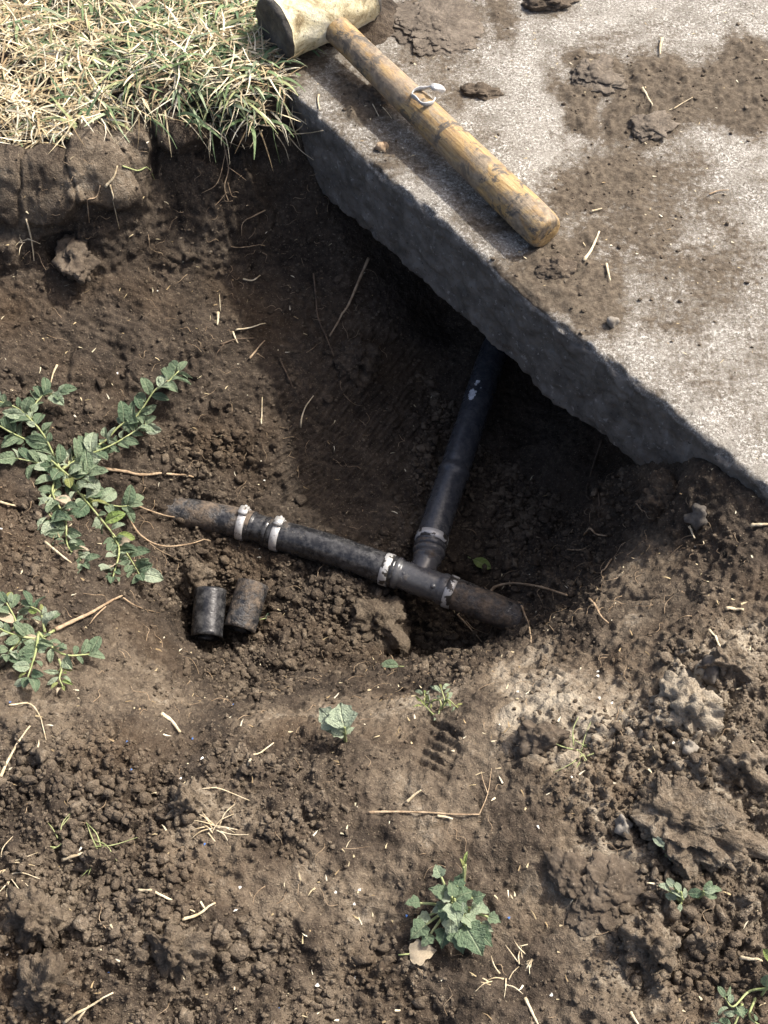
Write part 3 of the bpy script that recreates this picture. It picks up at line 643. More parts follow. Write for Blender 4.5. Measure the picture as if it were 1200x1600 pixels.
part('pipe', mseg(694, 828), PR, PIPEMUD)
tee = part('tee', mseg(612, 702, 40), rings(mseg(612, 702, 40), PR-.0016, [(.10, .05, .0022), (.90, .07, .0022), (.5, .26, .0012)]), TEEM)
nb = bseg(905, 852, 34); mesh_obj('branch_socket', *tube(nb, rings(nb, PR-.0030, [(.60, .05, .0018), (.80, .09, .0038), (.97, .06, .0036)]), 32), TEEM, tee)
for q in ((648, .9), (676, -.5), (631, .2)):
    c = mseg(q[0], q[0]+1, 2)[0]+np.array([0, -.35, .8])*PR*.95+np.array([0, .004*q[1], 0]); v, f = ico(2)
    mesh_obj('moulding_stud', v*np.array([.0032, .0032, .0024])+c, f, TEEM, tee)
bb = bseg(858, 475, 120)
br = rings(bb, PR, [(.31, .012, .0016), (.335, .01, -.0006), (.6, .02, .0004)])
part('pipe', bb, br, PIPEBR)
def clamp(c, t, mat, housing=None, width=.0088, r=PR+.0004, name='hose_clamp'):
    t = t/np.linalg.norm(t)
    pts = [c+t*width*q for q in (-.5, -.44, 0, .44, .5)]
    o = part(name, pts, [r-.0006, r+.0006, r+.0007, r+.0006, r-.0006], mat, 40)
    if housing is not None:
        h = np.array(housing, float); h -= t*np.dot(h, t); h /= np.linalg.norm(h); s_ = np.cross(t, h)
        bm = bmesh.new(); bmesh.ops.create_cube(bm, size=1); bmesh.ops.bevel(bm, geom=bm.edges[:], offset=.07, segments=2, affect='EDGES')
        vv = np.array([q.co[:] for q in bm.verts]); ff = [tuple(q.index for q in p.verts) for p in bm.faces]; bm.free()
        vv = vv*np.array([.0098, .0125, .0038]); W = np.outer(vv[:, 0], t)+np.outer(vv[:, 1], s_)+np.outer(vv[:, 2], h)+c+h*(r+.0022)
        mesh_obj('screw_housing', W, ff, CLAMP, o)
        sv, sf_ = tube([c+h*(r+.0024)-s_*.0082, c+h*(r+.0024)-s_*.0052], .0017, 12); mesh_obj('screw', sv, sf_, CLAMP, o)
    return o
def mt(xx): a = mseg(xx-5, xx+5, 3); return a[1], a[2]-a[0]
def bt(yy): a = bseg(yy-5, yy+5, 3); return a[1], a[2]-a[0]
clamp(*mt(380), CLAMP, (.05, .35, 1)); clamp(*mt(434), CLAMP, (.05, .35, 1)); clamp(*mt(605), CLAMP2, None, .0095); clamp(*mt(704), CLAMP2, None, .0095); clamp(*bt(843), CLAMP2, None, .0095)
# scraped whitish residue stuck on the branch
c, t = bt(622); t = t/np.linalg.norm(t); s_ = np.cross(t, (0, 0, 1)); s_ /= np.linalg.norm(s_); h_ = np.cross(s_, t); Vp = []; Fp = []
for i_ in range(41):
    for k in range(19):
        a = .62*(k-9)/9+.25; Vp.append(c+t*(i_-20)*.0015+(s_*math.sin(a)+h_*math.cos(a))*(PR+.0009))
Vp = np.array(Vp); mk = fbm(Vp[:, 0], Vp[:, 1], Vp[:, 2], 75, 3, 77)
for i_ in range(40):
    for k in range(18):
        if mk[i_*19+k] > .03+.40*(abs(i_-20)/20)**2+.6*(abs(k-9)/9)**2: Fp.append((i_*19+k, i_*19+k+1, i_*19+k+20, i_*19+k+19))
mesh_obj('paint_residue', Vp, Fp, WHITEPLASTIC, run)
# two sawn-off pieces of pipe
def offcut(a, b, mat, label, r=PR):
    a, b = np.array(a), np.array(b); d_ = (b-a); n = 16; V = []; F = []; base = a+np.array([0, 0, -r])
    o_v, o_f = tube([a+d_*t for t in np.linspace(0, 1, n)], r, 32, False); i_v, i_f = tube([a+d_*t for t in np.linspace(0, 1, n)], r-.0032, 32, False)
    m = len(o_v); F = o_f+[tuple(q+m for q in f[::-1]) for f in i_f]
    for k in range(32):
        k2 = (k+1) % 32; F.append((k, m+k, m+k2, k2)); e = (n-1)*32; F.append((e+k, e+k2, m+e+k2, m+e+k))
    return tag(mesh_obj('pipe_offcut', np.array(o_v+i_v), F, mat, loc=base), label, 'pipe offcut')
offcut(atz(323, 996, -.262), atz(329, 922, -.25), PIPECL, 'short clean black pipe offcut, the left one of two in the hole')
offcut(atz(374, 984, -.262), atz(396, 912, -.25), PIPEMUD, 'short muddy black pipe offcut, the right one of two in the hole')

# ------------------------------------------------------------------ turf at the top left: dead thatch and green blades
def blade(V, F, CC, p, dirv, length, width, rise, droop, col, seg=4, curl=0., nrm=None):
    d_ = np.array([dirv[0], dirv[1], 0.]); d_ /= np.linalg.norm(d_); s_ = np.array([-d_[1], d_[0], 0.]); o = len(V)
    s_ = s_*math.cos(curl)+np.array([0, 0, math.sin(curl)])
    bend = random.uniform(-.5, .5)
    for i_ in range(seg+1):
        t = i_/seg; w_ = width*(1-.85*t**2.2)*.5
        c = p+d_*length*t*(1-.15*t)+np.array([-d_[1], d_[0], 0])*length*bend*t*t*.6+np.array([0, 0, length*(rise*t-droop*t*t)])
        V.append(c-s_*w_); V.append(c+s_*w_); CC.append(col); CC.append(col)
    for i_ in range(seg): F.append((o+2*i_, o+2*i_+1, o+2*i_+3, o+2*i_+2))
def color_mesh(name, V, F, CC, mat):
    o = mesh_obj(name, np.array(V), F, mat)
    a = o.data.attributes.new('col', 'FLOAT_COLOR', 'POINT'); cc = np.ones((len(V), 4), np.float32); cc[:, :3] = np.array(CC); a.data.foreach_set('color', cc.ravel()); return o
STRAWS_C = [(.54, .45, .28), (.64, .56, .38), (.44, .35, .20), (.72, .66, .50), (.30, .22, .12)]
GREENS_C = [(.11, .17, .07), (.17, .24, .11), (.25, .31, .19), (.08, .135, .065), (.29, .32, .15)]
# turf density per soil vertex: the grassy corner, its overhanging fringe, and on out of the frame
edge_px = lambda q: np.interp(q, [-400, 0, 60, 120, 200, 260, 330, 400, 450, 480], [235, 232, 225, 215, 190, 195, 205, 205, 190, 150])
rag = 30*perlin(px/38, py/60, px*0, 621)+14*perlin(px/13, py/30, px*0, 622)
turf = (px < 478)&(py < edge_px(px)+rag)&(py > -330)&(px > -320)&(np.abs(x+.2) < 1.0)&(y < 1.8)&((px < 400)|(py > 70))&(tin < .10)
tw = turf*np.where(inpic > .5, 1., .45)*np.gradient(ax)[np.arange(x.size) % len(ax)]*np.repeat(np.gradient(ay), len(ax))*(.08+np.clip(.45+2.2*perlin(x*26, y*26, x*0, 601), 0, 1))
V, F, CC = [], [], []
for i_ in pick(7000, tw):
    p = np.array([X3[i_], Y3[i_], Z3[i_]+random.uniform(.0, .012)]); a = random.uniform(0, 6.283)
    c = np.array(random.choice(STRAWS_C))*random.uniform(.6, 1.25)
    blade(V, F, CC, p, (math.cos(a), math.sin(a)), random.uniform(.012, .055), random.uniform(.0008, .0026), random.uniform(0, .45), random.uniform(0, .45), c, 3, random.uniform(-.6, .6))
for i_ in pick(1700, tw*np.clip(.10+blobs(px, py, [(310,100,150,120,1.),(220,60,120,80,.8),(90,60,100,60,.35)]), 0, 1)):
    p = np.array([X3[i_], Y3[i_], Z3[i_]]); a = random.uniform(0, 6.283); c = np.array(random.choice(GREENS_C))*random.uniform(.8, 1.15)
    blade(V, F, CC, p, (math.cos(a), math.sin(a)), random.uniform(.024, .062), random.uniform(.0018, .0050), random.uniform(.4, .85), random.uniform(.3, .9), c, 6, random.uniform(-.7, .7))
# fringe hanging over the rim
rim = turf&(py > edge_px(px)-45)&(px > -60)
for i_ in pick(260, rim*1.):
    p = np.array([X3[i_], Y3[i_], Z3[i_]+.004]); a = random.gauss(-1.5, .7); c = np.array(random.choice(STRAWS_C if random.random() < .8 else GREENS_C))*random.uniform(.7, 1.)
    blade(V, F, CC, p, (math.cos(a), math.sin(a)), random.uniform(.015, .045), random.uniform(.0009, .002), random.uniform(.0, .3), random.uniform(.3, 1.1), c, 5, random.uniform(-.7, .7))
tag(color_mesh('turf', V, F, CC, BLADE), 'dry straw-coloured turf with some green blades at the top left', 'grass', kind='stuff')
# chaff, seed husks and hair roots strewn over everything
V, F, CC = [], [], []
allow = (inpic > .3)&fine&(grassy < .4)
def chaff(p, L, wd, col, a=None):
    a = random.uniform(0, 6.283) if a is None else a
    blade(V, F, CC, p+np.array([0, 0, .0012]), (math.cos(a), math.sin(a)), L, wd, random.uniform(-.05, .25), random.uniform(0, .2), col, 2, random.uniform(-.3, .3))
area_w = allow*np.clip(.5+perlin(x*20, y*20, x*0, 611), .1, 1.2)*np.where(zb < -.17, .45, 1.)
for i_ in pick(620, area_w): chaff(np.array([X3[i_], Y3[i_], Z3[i_]]), random.uniform(.002, .009), random.uniform(.0006, .0016), np.array(random.choice(STRAWS_C))*random.uniform(.7, 1.15))
for i_ in pick(40, area_w*np.clip(.1+blobs(px, py, [(440,1450,120,140,1),(860,1500,60,60,1),(900,1100,120,60,.7),(740,1340,80,60,.6)]), 0, 1)): chaff(np.array([X3[i_], Y3[i_], Z3[i_]]), random.uniform(.002, .004), random.uniform(.0015, .003), np.array((.66, .64, .58)))
for i_ in pick(14, area_w*(py > 1050)): chaff(np.array([X3[i_], Y3[i_], Z3[i_]]), .0022, .0016, np.array((.06, .16, .42)))
j_ = RNG.choice(dslab.size, 130, p=((top&(spx > 470)&(spx < 1220)&(spy > -10)&(spy < 790)&(T > .01)).ravel()*1.)/((top&(spx > 470)&(spx < 1220)&(spy > -10)&(spy < 790)&(T > .01)).sum()))
for i_ in j_: chaff(np.array([vx.ravel()[i_], vy.ravel()[i_], zq.ravel()[i_]]), random.uniform(.0015, .006), random.uniform(.0006, .0015), np.array(random.choice(STRAWS_C))*random.uniform(.9, 1.25))
tag(color_mesh('chaff', V, F, CC, LITTER), 'tiny straw chaff and pale husks strewn over soil and slab', 'chaff', kind='stuff')
V, F = [], []
for i_ in pick(650, allow*np.clip(.35+steep+blobs(px, py, [(430,420,150,130,1),(380,260,140,80,1),(90,860,120,90,.6),(1000,860,90,120,.8),(330,720,120,90,.7)]), 0, 1.5)):
    p = np.array([X3[i_], Y3[i_], Z3[i_]]); nn_ = np.array([nx[i_], ny[i_], nz[i_]]); a = random.uniform(0, 6.283); d_ = np.array([math.cos(a), math.sin(a), 0]); d_ -= nn_*np.dot(d_, nn_); d_ /= np.linalg.norm(d_); L = random.uniform(.006, .026); s_ = np.cross(d_, nn_)
    pts = catmull([p-nn_*.001, p+d_*L*.35+nn_*L*random.uniform(.05, .25)+s_*L*random.uniform(-.2, .2), p+d_*L*.7+nn_*L*random.uniform(.0, .2)+s_*L*random.uniform(-.3, .3), p+d_*L+nn_*random.uniform(-.002, .004)], 3)
    v, f = tube(pts, list(np.linspace(random.uniform(.0002, .00045), .00008, len(pts))), 4, False); o = len(V); V += v; F += [tuple(q+o for q in g) for g in f]
tag(mesh_obj('hair_roots', np.array(V), F, ROOTM), 'hair-fine roots sticking out of the soil', 'fine roots', kind='stuff')

# ------------------------------------------------------------------ single straws, stalks and roots one can point at
def strand(pts, r, mat, label, name='straw', cat='straw', lift=.0015, flat=.55, taper=.5, arch=0., sides=7, twigs=()):
    """follows the ground through photo pixels; lift = clearance, arch = how far the middle stands off"""
    P = []
    n = len(pts); r = r*random.uniform(.65, .95)
    for i_, q in enumerate(pts):
        h = hit(q[0], q[1]); a = math.sin(math.pi*i_/max(1, n-1))*arch; P.append(h+np.array([0, 0, r*.6+lift+a+(q[2] if len(q) > 2 else 0)]))
    # do not let one stray sample jump down a hole
    C = catmull(P, 6); m = len(C)
    for _ in range(2):
        for k in range(m):
            g = drop(C[k][0], C[k][1])[0][2]
            if abs(g-C[k][2]) < .03: C[k][2] = max(C[k][2], g+r*.5+lift*.5)
        zz = [c_[2] for c_ in C]
        for k in range(1, m-1): C[k][2] = max(C[k][2], .5*(zz[k-1]+zz[k+1]))
    rad = [r*(1-taper*k/(m-1))*(1+.12*math.sin(k*1.7)) for k in range(m)]
    base = np.array(P[0]); base[2] = min(q[2] for q in P)-r
    v, f = tube(C, rad, sides, True, flat)
    if not twigs:
        return tag(mesh_obj(name, v, f, mat, loc=base), label, cat)
    t_ = thing(name, base, label, cat); mesh_obj('stalk', v, f, mat, t_)
    for tw_ in twigs:
        Q = catmull([hit_up(q[0], q[1], lift+r*.6) for q in tw_], 5); v, f = tube(Q, [r*.45*(1-.6*k/(len(Q)-1)) for k in range(len(Q))], 5, True); mesh_obj('side_root', v, f, mat, t_)
    return t_
S_, R_, D_ = STRAW, ROOTM, DARKROOT
STR = [
 ([(215,1392),(250,1400),(285,1416),(305,1426)], .0017, S_, 'long bent straw at the lower left pointing at a shorter one'),
 ([(285,1438),(310,1430),(337,1412)], .0015, S_, 'short straw crossing the tip of the long bent straw'),
 ([(100,1600),(135,1578),(178,1552)], .0016, S_, 'straw stalk running in from the bottom edge at the left'),
 ([(122,1596),(132,1582),(140,1572)], .0013, S_, 'short stub of straw beside the stalk at the bottom edge'),
 ([(98,1345),(120,1338),(142,1331)], .0022, S_, 'broad flat straw below the green blades at the lower left'),
 ([(2,1215),(20,1180),(48,1136)], .0018, S_, 'pale straw leaning up from the left edge below the lower weed'),
 ([(15,1103),(48,1102),(65,1125),(73,1158)], .0008, S_, 'thin hooked grass stem under the lower weed'),
 ([(252,1118),(268,1128),(282,1146)], .0026, S_, 'curled white husk on the slope left of the pale seedling'),
 ([(388,1198),(405,1180),(428,1162)], .0016, S_, 'forked straw on the rim left of the pale seedling'),
 ([(0,786),(15,790),(30,793)], .0018, S_, 'stub of straw at the left edge beside the trailing weed'),
 ([(216,1245),(232,1242),(245,1240)], .0016, S_, 'short white straw below the lower left slope'),
 ([(300,1215),(310,1235),(345,1235),(390,1252)], .0011, S_, 'pale stalk with a green tip above the tan tuft'),
 ([(635,1255),(648,1243),(658,1236)], .0014, S_, 'small white straw standing up from the long thin root'),
 ([(683,1276),(697,1278),(707,1281)], .0014, S_, 'short pale straw under the long thin root'),
 ([(820,1560),(832,1585),(842,1605)], .0017, S_, 'pale straw at the bottom edge below the green clump'),
 ([(984,1582),(990,1592),(998,1605)], .0015, S_, 'pale straw stub at the bottom edge right of the middle'),
 ([(1155,1497),(1172,1500),(1190,1503)], .0018, S_, 'flat straw at the right edge above the corner weed'),
 ([(1107,985),(1120,1005),(1130,1022)], .0013, S_, 'thin straw above the grey pebble at the right'),
 ([(1172,823),(1188,822),(1203,821)], .0022, S_, 'thick white straw cut off by the right edge below the slab'),
 ([(1076,824),(1080,834),(1085,843)], .0016, S_, 'short grey straw below the slab right of the hole'),
 ([(1133,953),(1147,954),(1161,955)], .0026, S_, 'fat pale stub near the right edge below the slab'),
 ([(912,410),(925,390),(936,364)], .0022, S_, 'broad straw on the slab below the mallet handle end'),
 ([(947,414),(950,428),(953,441)], .0016, S_, 'small straw on the slab below the broad one'),
 ([(1003,139),(1010,152),(1019,168)], .0016, S_, 'straight straw inside the dirty patch on the slab'),
 ([(1052,172),(1066,163),(1082,154)], .0008, S_, 'thin straw right of the straight one in the dirty patch'),
 ([(1034,62),(1031,76),(1031,88)], .0022, S_, 'stubby straw at the upper right of the slab'),
 ([(1107,306),(1122,300),(1138,299)], .0012, R_, 'wiggly pale rootlet on the slab near its right edge'),
 ([(924,332),(932,330),(940,328)], .0017, S_, 'very short straw on the slab right of the handle end'),
 ([(647,85),(650,68),(666,56),(688,55)], .0011, R_, 'wiggly rootlet lying over the large dark mud pat'),
 ([(578,158),(585,170),(592,184)], .0007, S_, 'thin straw on the slab in the mallet shadow, left'),
 ([(594,166),(603,175),(612,187)], .0006, S_, 'thin straw on the slab in the mallet shadow, right'),
 ([(498,150),(497,160),(500,175)], .0012, S_, 'upright straw caught at the slab arris near the turf'),
 ([(140,350),(150,320),(157,292)], .0012, R_, 'thin stalk leaning up from the ragged hanging clod'),
 ([(172,290),(180,320),(187,360)], .0010, S_, 'drooping pale stem right of the smooth grey clods'),
 ([(165,295),(178,280),(184,262)], .0022, S_, 'white broken stem on the smooth grey clods'),
 ([(192,262),(215,270),(242,283)], .0016, STEMM, 'green blade lying right of the white broken stem'),
 ([(50,370),(52,390),(54,410)], .0018, S_, 'pale straw at the left hanging from a straw tuft'),
 ([(343,462),(344,475),(345,488)], .0008, S_, 'thin straw on the hole wall above a wider one'),
 ([(341,490),(341,500),(340,510)], .0024, S_, 'short wide straw in the middle of the hole wall'),
 ([(368,518),(390,514),(415,507)], .0014, S_, 'slanting straw on the hole wall in half shade'),
 ([(364,520),(368,530),(372,538)], .0016, S_, 'stub of straw below the slanting one'),
 ([(470,670),(475,645),(490,620)], .0012, S_, 'forked pale straw near the scraped wall of the hole'),
 ([(408,656),(409,663),(410,622)], .0010, S_, 'small upright straw on the shaded wall'),
 ([(90,572),(84,585),(80,600)], .0016, S_, 'bent straw above the upper arm of the trailing weed'),
 ([(70,848),(95,868),(115,884)], .0014, S_, 'straight pale stem under the trailing weed'),
]
for a in STR: strand(*a)
RT = [
 (([(150,733),(185,738),(220,745),(262,744),(303,748)], .0026, R_, 'pale peeled root lying above the left end of the pipe', 'root', 'root'), dict(flat=.9, lift=.002)),
 (([(88,987),(120,972),(145,960),(165,948),(192,934)], .0030, R_, 'thick pale root of the lower weed', 'root', 'root'), dict(flat=.9, lift=.003, twigs=[[(192,934),(215,948),(250,958)],[(165,948),(150,962),(140,975)]])),
 (([(764,930),(775,920),(800,916),(840,920),(885,934)], .0022, R_, 'pale forked root sticking out above the right end of the pipe', 'root', 'root'), dict(flat=.9, lift=.004, twigs=[[(768,928),(762,922),(757,917)],[(797,916),(796,910),(797,907)]])),
 (([(808,943),(818,960),(825,980),(829,1007)], .0016, R_, 'crooked root hanging down right of the pipe end', 'root', 'root'), dict(flat=.9, lift=.003)),
 (([(714,963),(728,978),(740,992),(752,1006)], .0015, R_, 'dim root under the right end of the pipe', 'root', 'root'), dict(flat=.9, lift=.004, twigs=[[(728,970),(740,982),(765,992)]])),
 (([(576,408),(560,445),(545,480),(530,505),(515,530)], .0021, R_, 'long root running down the back wall near the slab', 'root', 'root'), dict(flat=.9, lift=.004)),
 (([(490,430),(494,470),(497,500),(510,530),(522,560)], .0014, D_, 'thin dark root left of the long root on the back wall', 'root', 'root'), dict(flat=.9, lift=.003)),
 (([(575,1271),(610,1270),(660,1271),(710,1274),(748,1274)], .0012, R_, 'long thin straight root lying across the trodden soil', 'root', 'root'), dict(flat=.9, twigs=[[(748,1274),(762,1240),(768,1200)],[(762,1240),(755,1220),(752,1205)]])),
 (([(940,690),(925,735),(915,780),(935,812)], .0014, D_, 'dark curved root in the right end of the hole', 'root', 'root'), dict(flat=.9, lift=.003)),
 (([(912,838),(928,837),(948,839)], .0014, R_, 'short pale rootlet above the penumbra at the right of the hole', 'root', 'root'), dict(flat=.9)),
 (([(886,860),(902,861),(918,860)], .0012, R_, 'short rootlet below and left of the pale one at the right of the hole', 'root', 'root'), dict(flat=.9)),
 (([(988,800),(1002,803),(1012,812),(1030,811)], .0009, R_, 'thin wavy rootlet on the shaded soil below the slab', 'root', 'root'), dict(flat=.9)),
 (([(920,938),(930,950),(938,965),(950,976)], .0017, R_, 'knobbly rootlet on the rim right of the hole', 'root', 'root'), dict(flat=.9, lift=.002)),
 (([(955,875),(945,890),(938,900),(942,908)], .0011, R_, 'branched rootlet on the edge of the shade right of the hole', 'root', 'root'), dict(flat=.9, twigs=[[(940,895),(932,895),(926,892)],[(940,898),(932,902),(927,905)]])),
 (([(357,215),(352,245),(358,270),(352,300),(358,322)], .0016, R_, 'bunch of roots hanging from the turf above the hole', 'root', 'root'), dict(flat=.9, lift=.006, twigs=[[(355,260),(372,272),(385,282)],[(356,285),(362,305),(370,308)],[(353,235),(340,285),(315,302)],[(358,222),(380,230),(400,225)],[(354,300),(345,312),(335,322)]])),
 (([(395,200),(420,205),(450,212),(485,222)], .0020, S_, 'sheaf of dry grass hanging off the turf towards the slab', 'straw', 'straw'), dict(lift=.006, twigs=[[(430,208),(445,230),(452,252)],[(450,212),(470,235),(490,250)],[(410,203),(400,215),(390,232)],[(450,210),(480,208),(505,204)]])),
 (([(415,332),(395,342),(380,352),(378,372)], .0012, R_, 'pale curled root on the upper wall of the hole', 'root', 'root'), dict(flat=.9, lift=.003)),
 (([(362,390),(385,388),(408,384)], .0009, R_, 'thin level rootlet below the curled root', 'root', 'root'), dict(flat=.9, lift=.002, twigs=[[(408,384),(412,378),(418,370)]])),
 (([(380,438),(395,440),(407,432)], .0014, S_, 'small curved straw in the shade of the upper wall', 'straw', 'straw'), dict()),
 (([(345,540),(370,532),(398,530)], .0012, D_, 'brown rootlet on the wall below the short wide straw', 'root', 'root'), dict(flat=.9, twigs=[[(350,538),(340,550),(336,562)]])),
 (([(390,562),(402,548),(414,534)], .0014, R_, 'slanting rootlet on the wall beside the half shade', 'root', 'root'), dict(flat=.9, twigs=[[(402,552),(408,556),(414,560)]])),
 (([(438,565),(448,585),(458,608)], .0012, D_, 'brown rootlet running down the shaded wall', 'root', 'root'), dict(flat=.9)),
 (([(205,790),(230,800),(270,812),(300,815)], .0012, R_, 'pale root from the trailing weed above the clods', 'root', 'root'), dict(flat=.9, lift=.004)),
 (([(195,800),(220,840),(255,858),(300,855),(330,850)], .0013, R_, 'long pale root of the trailing weed reaching into the hole', 'root', 'root'), dict(flat=.9, lift=.006, twigs=[[(225,842),(250,860),(283,876)],[(200,805),(215,830),(240,850)]])),
]
for a, k in RT: strand(*a, **k)
# two little tufts of dead straw
def tuft(pxy, n, L, label, green=0., name='straw_tuft', cat='straw'):
    p = hit(*pxy); t_ = thing(name, p, label, cat)
    for i_ in range(int(n*1.7)):
        a = random.uniform(0, 6.283); ll = L*random.uniform(.5, 1); q0 = p+np.array([random.uniform(-.006, .006), random.uniform(-.006, .006), 0])
        d_ = np.array([math.cos(a), math.sin(a), random.uniform(.1, .5)]); sw = np.array([-d_[1], d_[0], 0])*random.uniform(-.4, .4); Q = catmull([q0, q0+(d_+sw*.3)*ll*.5, q0+(d_*np.array([1, 1, .2])+sw)*ll], 4)
        v, f = tube(Q, [.0007*random.uniform(.6, 1.2)*(1-.7*k/(len(Q)-1)) for k in range(len(Q))], 5, True, .5); mesh_obj('blade', v, f, STEMM if random.random() < green else STRAW, t_)
tuft((32, 375), 10, .025, 'tuft of dead straw at the left edge under the smooth grey clod')
tuft((8, 1362), 9, .03, 'tuft of dead straw at the left edge of the loose crumbs')
tuft((335, 1290), 8, .022, 'wispy straw stuck to the tan tuft-like clod')
tuft((905, 1170), 6, .03, 'small green grass tuft right of the heel print', 1., 'grass_tuft', 'grass tuft')
tuft((98, 1312), 4, .024, 'little bunch of green blades on the loose crumbs at the lower left', 1., 'grass_tuft', 'grass tuft')
tuft((152, 1325), 4, .034, 'longer green blades right of the little bunch at the lower left', 1., 'grass_tuft', 'grass tuft')
tuft((822, 1505), 7, .018, 'pale curly straw knot below and right of the green clump')
tuft((782, 1530), 5, .02, 'thin pale wisps just below the green clump')

# ------------------------------------------------------------------ weeds
def leaf_mesh(name, kind, mat, seed):
    rs = random.Random(seed); V = []; F = []; nu, nv = 14, 4
    for i_ in range(nu+1):
        t = i_/nu
        if kind == 'oval': wd = .30*max(0, math.sin(math.pi*min(1, t*.98+.02)))**.62+.008
        elif kind == 'lobed': wd = (.44*math.sin(math.pi*min(1, (t*.95+.05))**.62))*(1+.16*math.sin(t*17+seed)*(.4+t))+.012
        else: wd = .16*math.sin(math.pi*(t*.96+.03))+.01
        for k in range(-nv, nv+1):
            s_ = k/nv; wv = .045*math.sin(5*t+2*s_+seed*1.7)+.03*math.sin(6*s_+4*t+seed*2)
            V.append((t, wd*s_*(1+.05*rs.uniform(-1, 1)), .16*abs(s_)**1.3*wd*2+.10*math.sin(math.pi*t)-.22*t*t+wv*.7-.012*(1-min(1, abs(s_)*3))))
    m = 2*nv+1
    for i_ in range(nu):
        for k in range(2*nv): F.append((i_*m+k, (i_+1)*m+k, (i_+1)*m+k+1, i_*m+k+1))
    me = bpy.data.meshes.new(name); me.from_pydata(V, [], F); me.polygons.foreach_set('use_smooth', [True]*len(F)); me.materials.append(mat); return me
LM = {(k, mn): [leaf_mesh('leaf', k, mt_, s) for s in range(4)] for k in ('oval', 'lobed', 'narrow') for mn, mt_ in (('d', LEAFD), ('p', LEAFP), ('w', LEAFW), ('b', LEAFBROWN))}
def add_leaf(parent, p, direction, size, kind, m, roll=0., up=.3):
    d_ = Vector(direction).normalized(); d_ = (d_+Vector((0, 0, up))).normalized()
    side_ = d_.cross(Vector((0, 0, 1))); side_ = side_.normalized() if side_.length > .05 else Vector((1, 0, 0)); n_ = side_.cross(d_).normalized()
    M = Matrix((d_, -side_, n_)).transposed() @ Matrix.Rotation(roll, 3, 'X')
    o = bpy.data.objects.new('leaf', random.choice(LM[(kind, m)])); COL.objects.link(o); o.parent = parent
    o.matrix_local = Matrix.Translation(Vector(np.asarray(p)-np.array(parent['_base']))) @ M.to_4x4() @ Matrix.Diagonal((size, size*random.uniform(.8, 1.15), size*random.uniform(.6, 1.3), 1))
    return o
def creeper(base_px, stems, label, leaf_px=24, kind='oval', mat='d', step=.0046, rs=.0013, skip=.12, alt='p', altp=.3):
    b = hit(*base_px); t_ = thing('weed', b, label, 'weed')
    for st, hgt in stems:
        n = len(st); P = []
        for i_, q in enumerate(st):
            e = hgt[0]+(hgt[1]-hgt[0])*i_/(n-1); P.append(hit_up(q[0], q[1], e))
        # stems do not plunge where the ground drops: ease the heights
        zs = np.array([q[2] for q in P]); zs2 = zs.copy()
        for i_ in range(1, n-1): zs2[i_] = max(zs[i_], .5*(zs[i_-1]+zs[i_+1])-.004)
        for i_ in range(n): P[i_][2] = zs2[i_]
        for i_ in range(1, n): P[i_] = P[i_]+RNG.normal(size=3)*np.array([.0025, .0025, .002])
        C = catmull(P, 8); m = len(C); v, f = tube(C, [rs*(1-.5*k/(m-1)) for k in range(m)], 7); mesh_obj('stem', v, f, STEMM, t_)
        acc = 0; sd = 1
        for k in range(1, m):
            acc += np.linalg.norm(C[k]-C[k-1])
            if acc > step*random.uniform(.5, 1.6) or k == m-1:
                acc = 0; tg = C[k]-C[k-1]; tg /= np.linalg.norm(tg); sidev = np.cross(tg, (0, 0, 1)); 
                for s2 in ((sd, -sd) if random.random() < .75 else (sd,)):
                    if random.random() < skip: continue
                    dv = tg*random.uniform(.2, .9)+sidev*s2*random.uniform(.5, 1.1); dist = np.linalg.norm(C[k]-CAM)
                    add_leaf(t_, C[k]+dv*.002, dv, leaf_px*dist/FPX*random.uniform(.45, 1.25), kind, random.choice('wb') if random.random() < .06 else (alt if random.random() < altp else mat), random.uniform(-1., 1.), random.uniform(-.3, .9))
                sd = -sd
        add_leaf(t_, C[-1], C[-1]-C[-3], leaf_px*.8*np.linalg.norm(C[-1]-CAM)/FPX, kind, mat, 0, .3)
    return t_
creeper((95, 735), [([(95,735),(130,705),(160,690),(185,670),(212,645),(235,618),(258,600),(288,578)], (.004, .026)), ([(95,735),(130,712),(180,690),(222,662)], (.006, .02)),
    ([(95,735),(75,705),(62,672),(35,640),(-10,622)], (.006, .02)), ([(62,672),(50,640),(72,618),(88,628)], (.012, .022)), ([(70,700),(30,680),(0,660)], (.006, .016)),
    ([(95,735),(120,770),(150,800),(175,835),(200,870),(218,900)], (.006, .014)), ([(120,770),(155,785),(185,795),(205,793)], (.008, .018)), ([(95,735),(85,775),(95,815),(110,850),(135,880)], (.006, .012)),
    ([(90,760),(70,790),(82,815)], (.008, .012)), ([(95,735),(60,725),(25,715)], (.006, .014)), ([(175,835),(188,868),(178,895)], (.008, .012)), ([(80,720),(110,745),(140,740)], (.01, .02))],
    'large trailing green weed with small oval leaves on the left side of the hole', 27)
creeper((85, 985), [([(85,985),(55,990),(20,985),(-15,975)], (.006, .016)), ([(70,988),(60,965),(52,945)], (.008, .02)), ([(60,988),(75,1010),(105,1020),(138,1028)], (.008, .014)), ([(40,988),(20,1010),(5,1030)], (.006, .012)), ([(20,985),(15,965),(10,950)], (.008, .016)), ([(60,990),(50,1020),(45,1060)], (.008, .014))],
    'bluish green weed with a thick root at the left edge below the trailing weed', 24)
creeper((92, 1030), [([(92,1030),(94,1045),(96,1060),(98,1078)], (.010, .010))], 'small bright yellow-green shoot under the bluish weed', 20, 'narrow', 'w', .006, .0011)
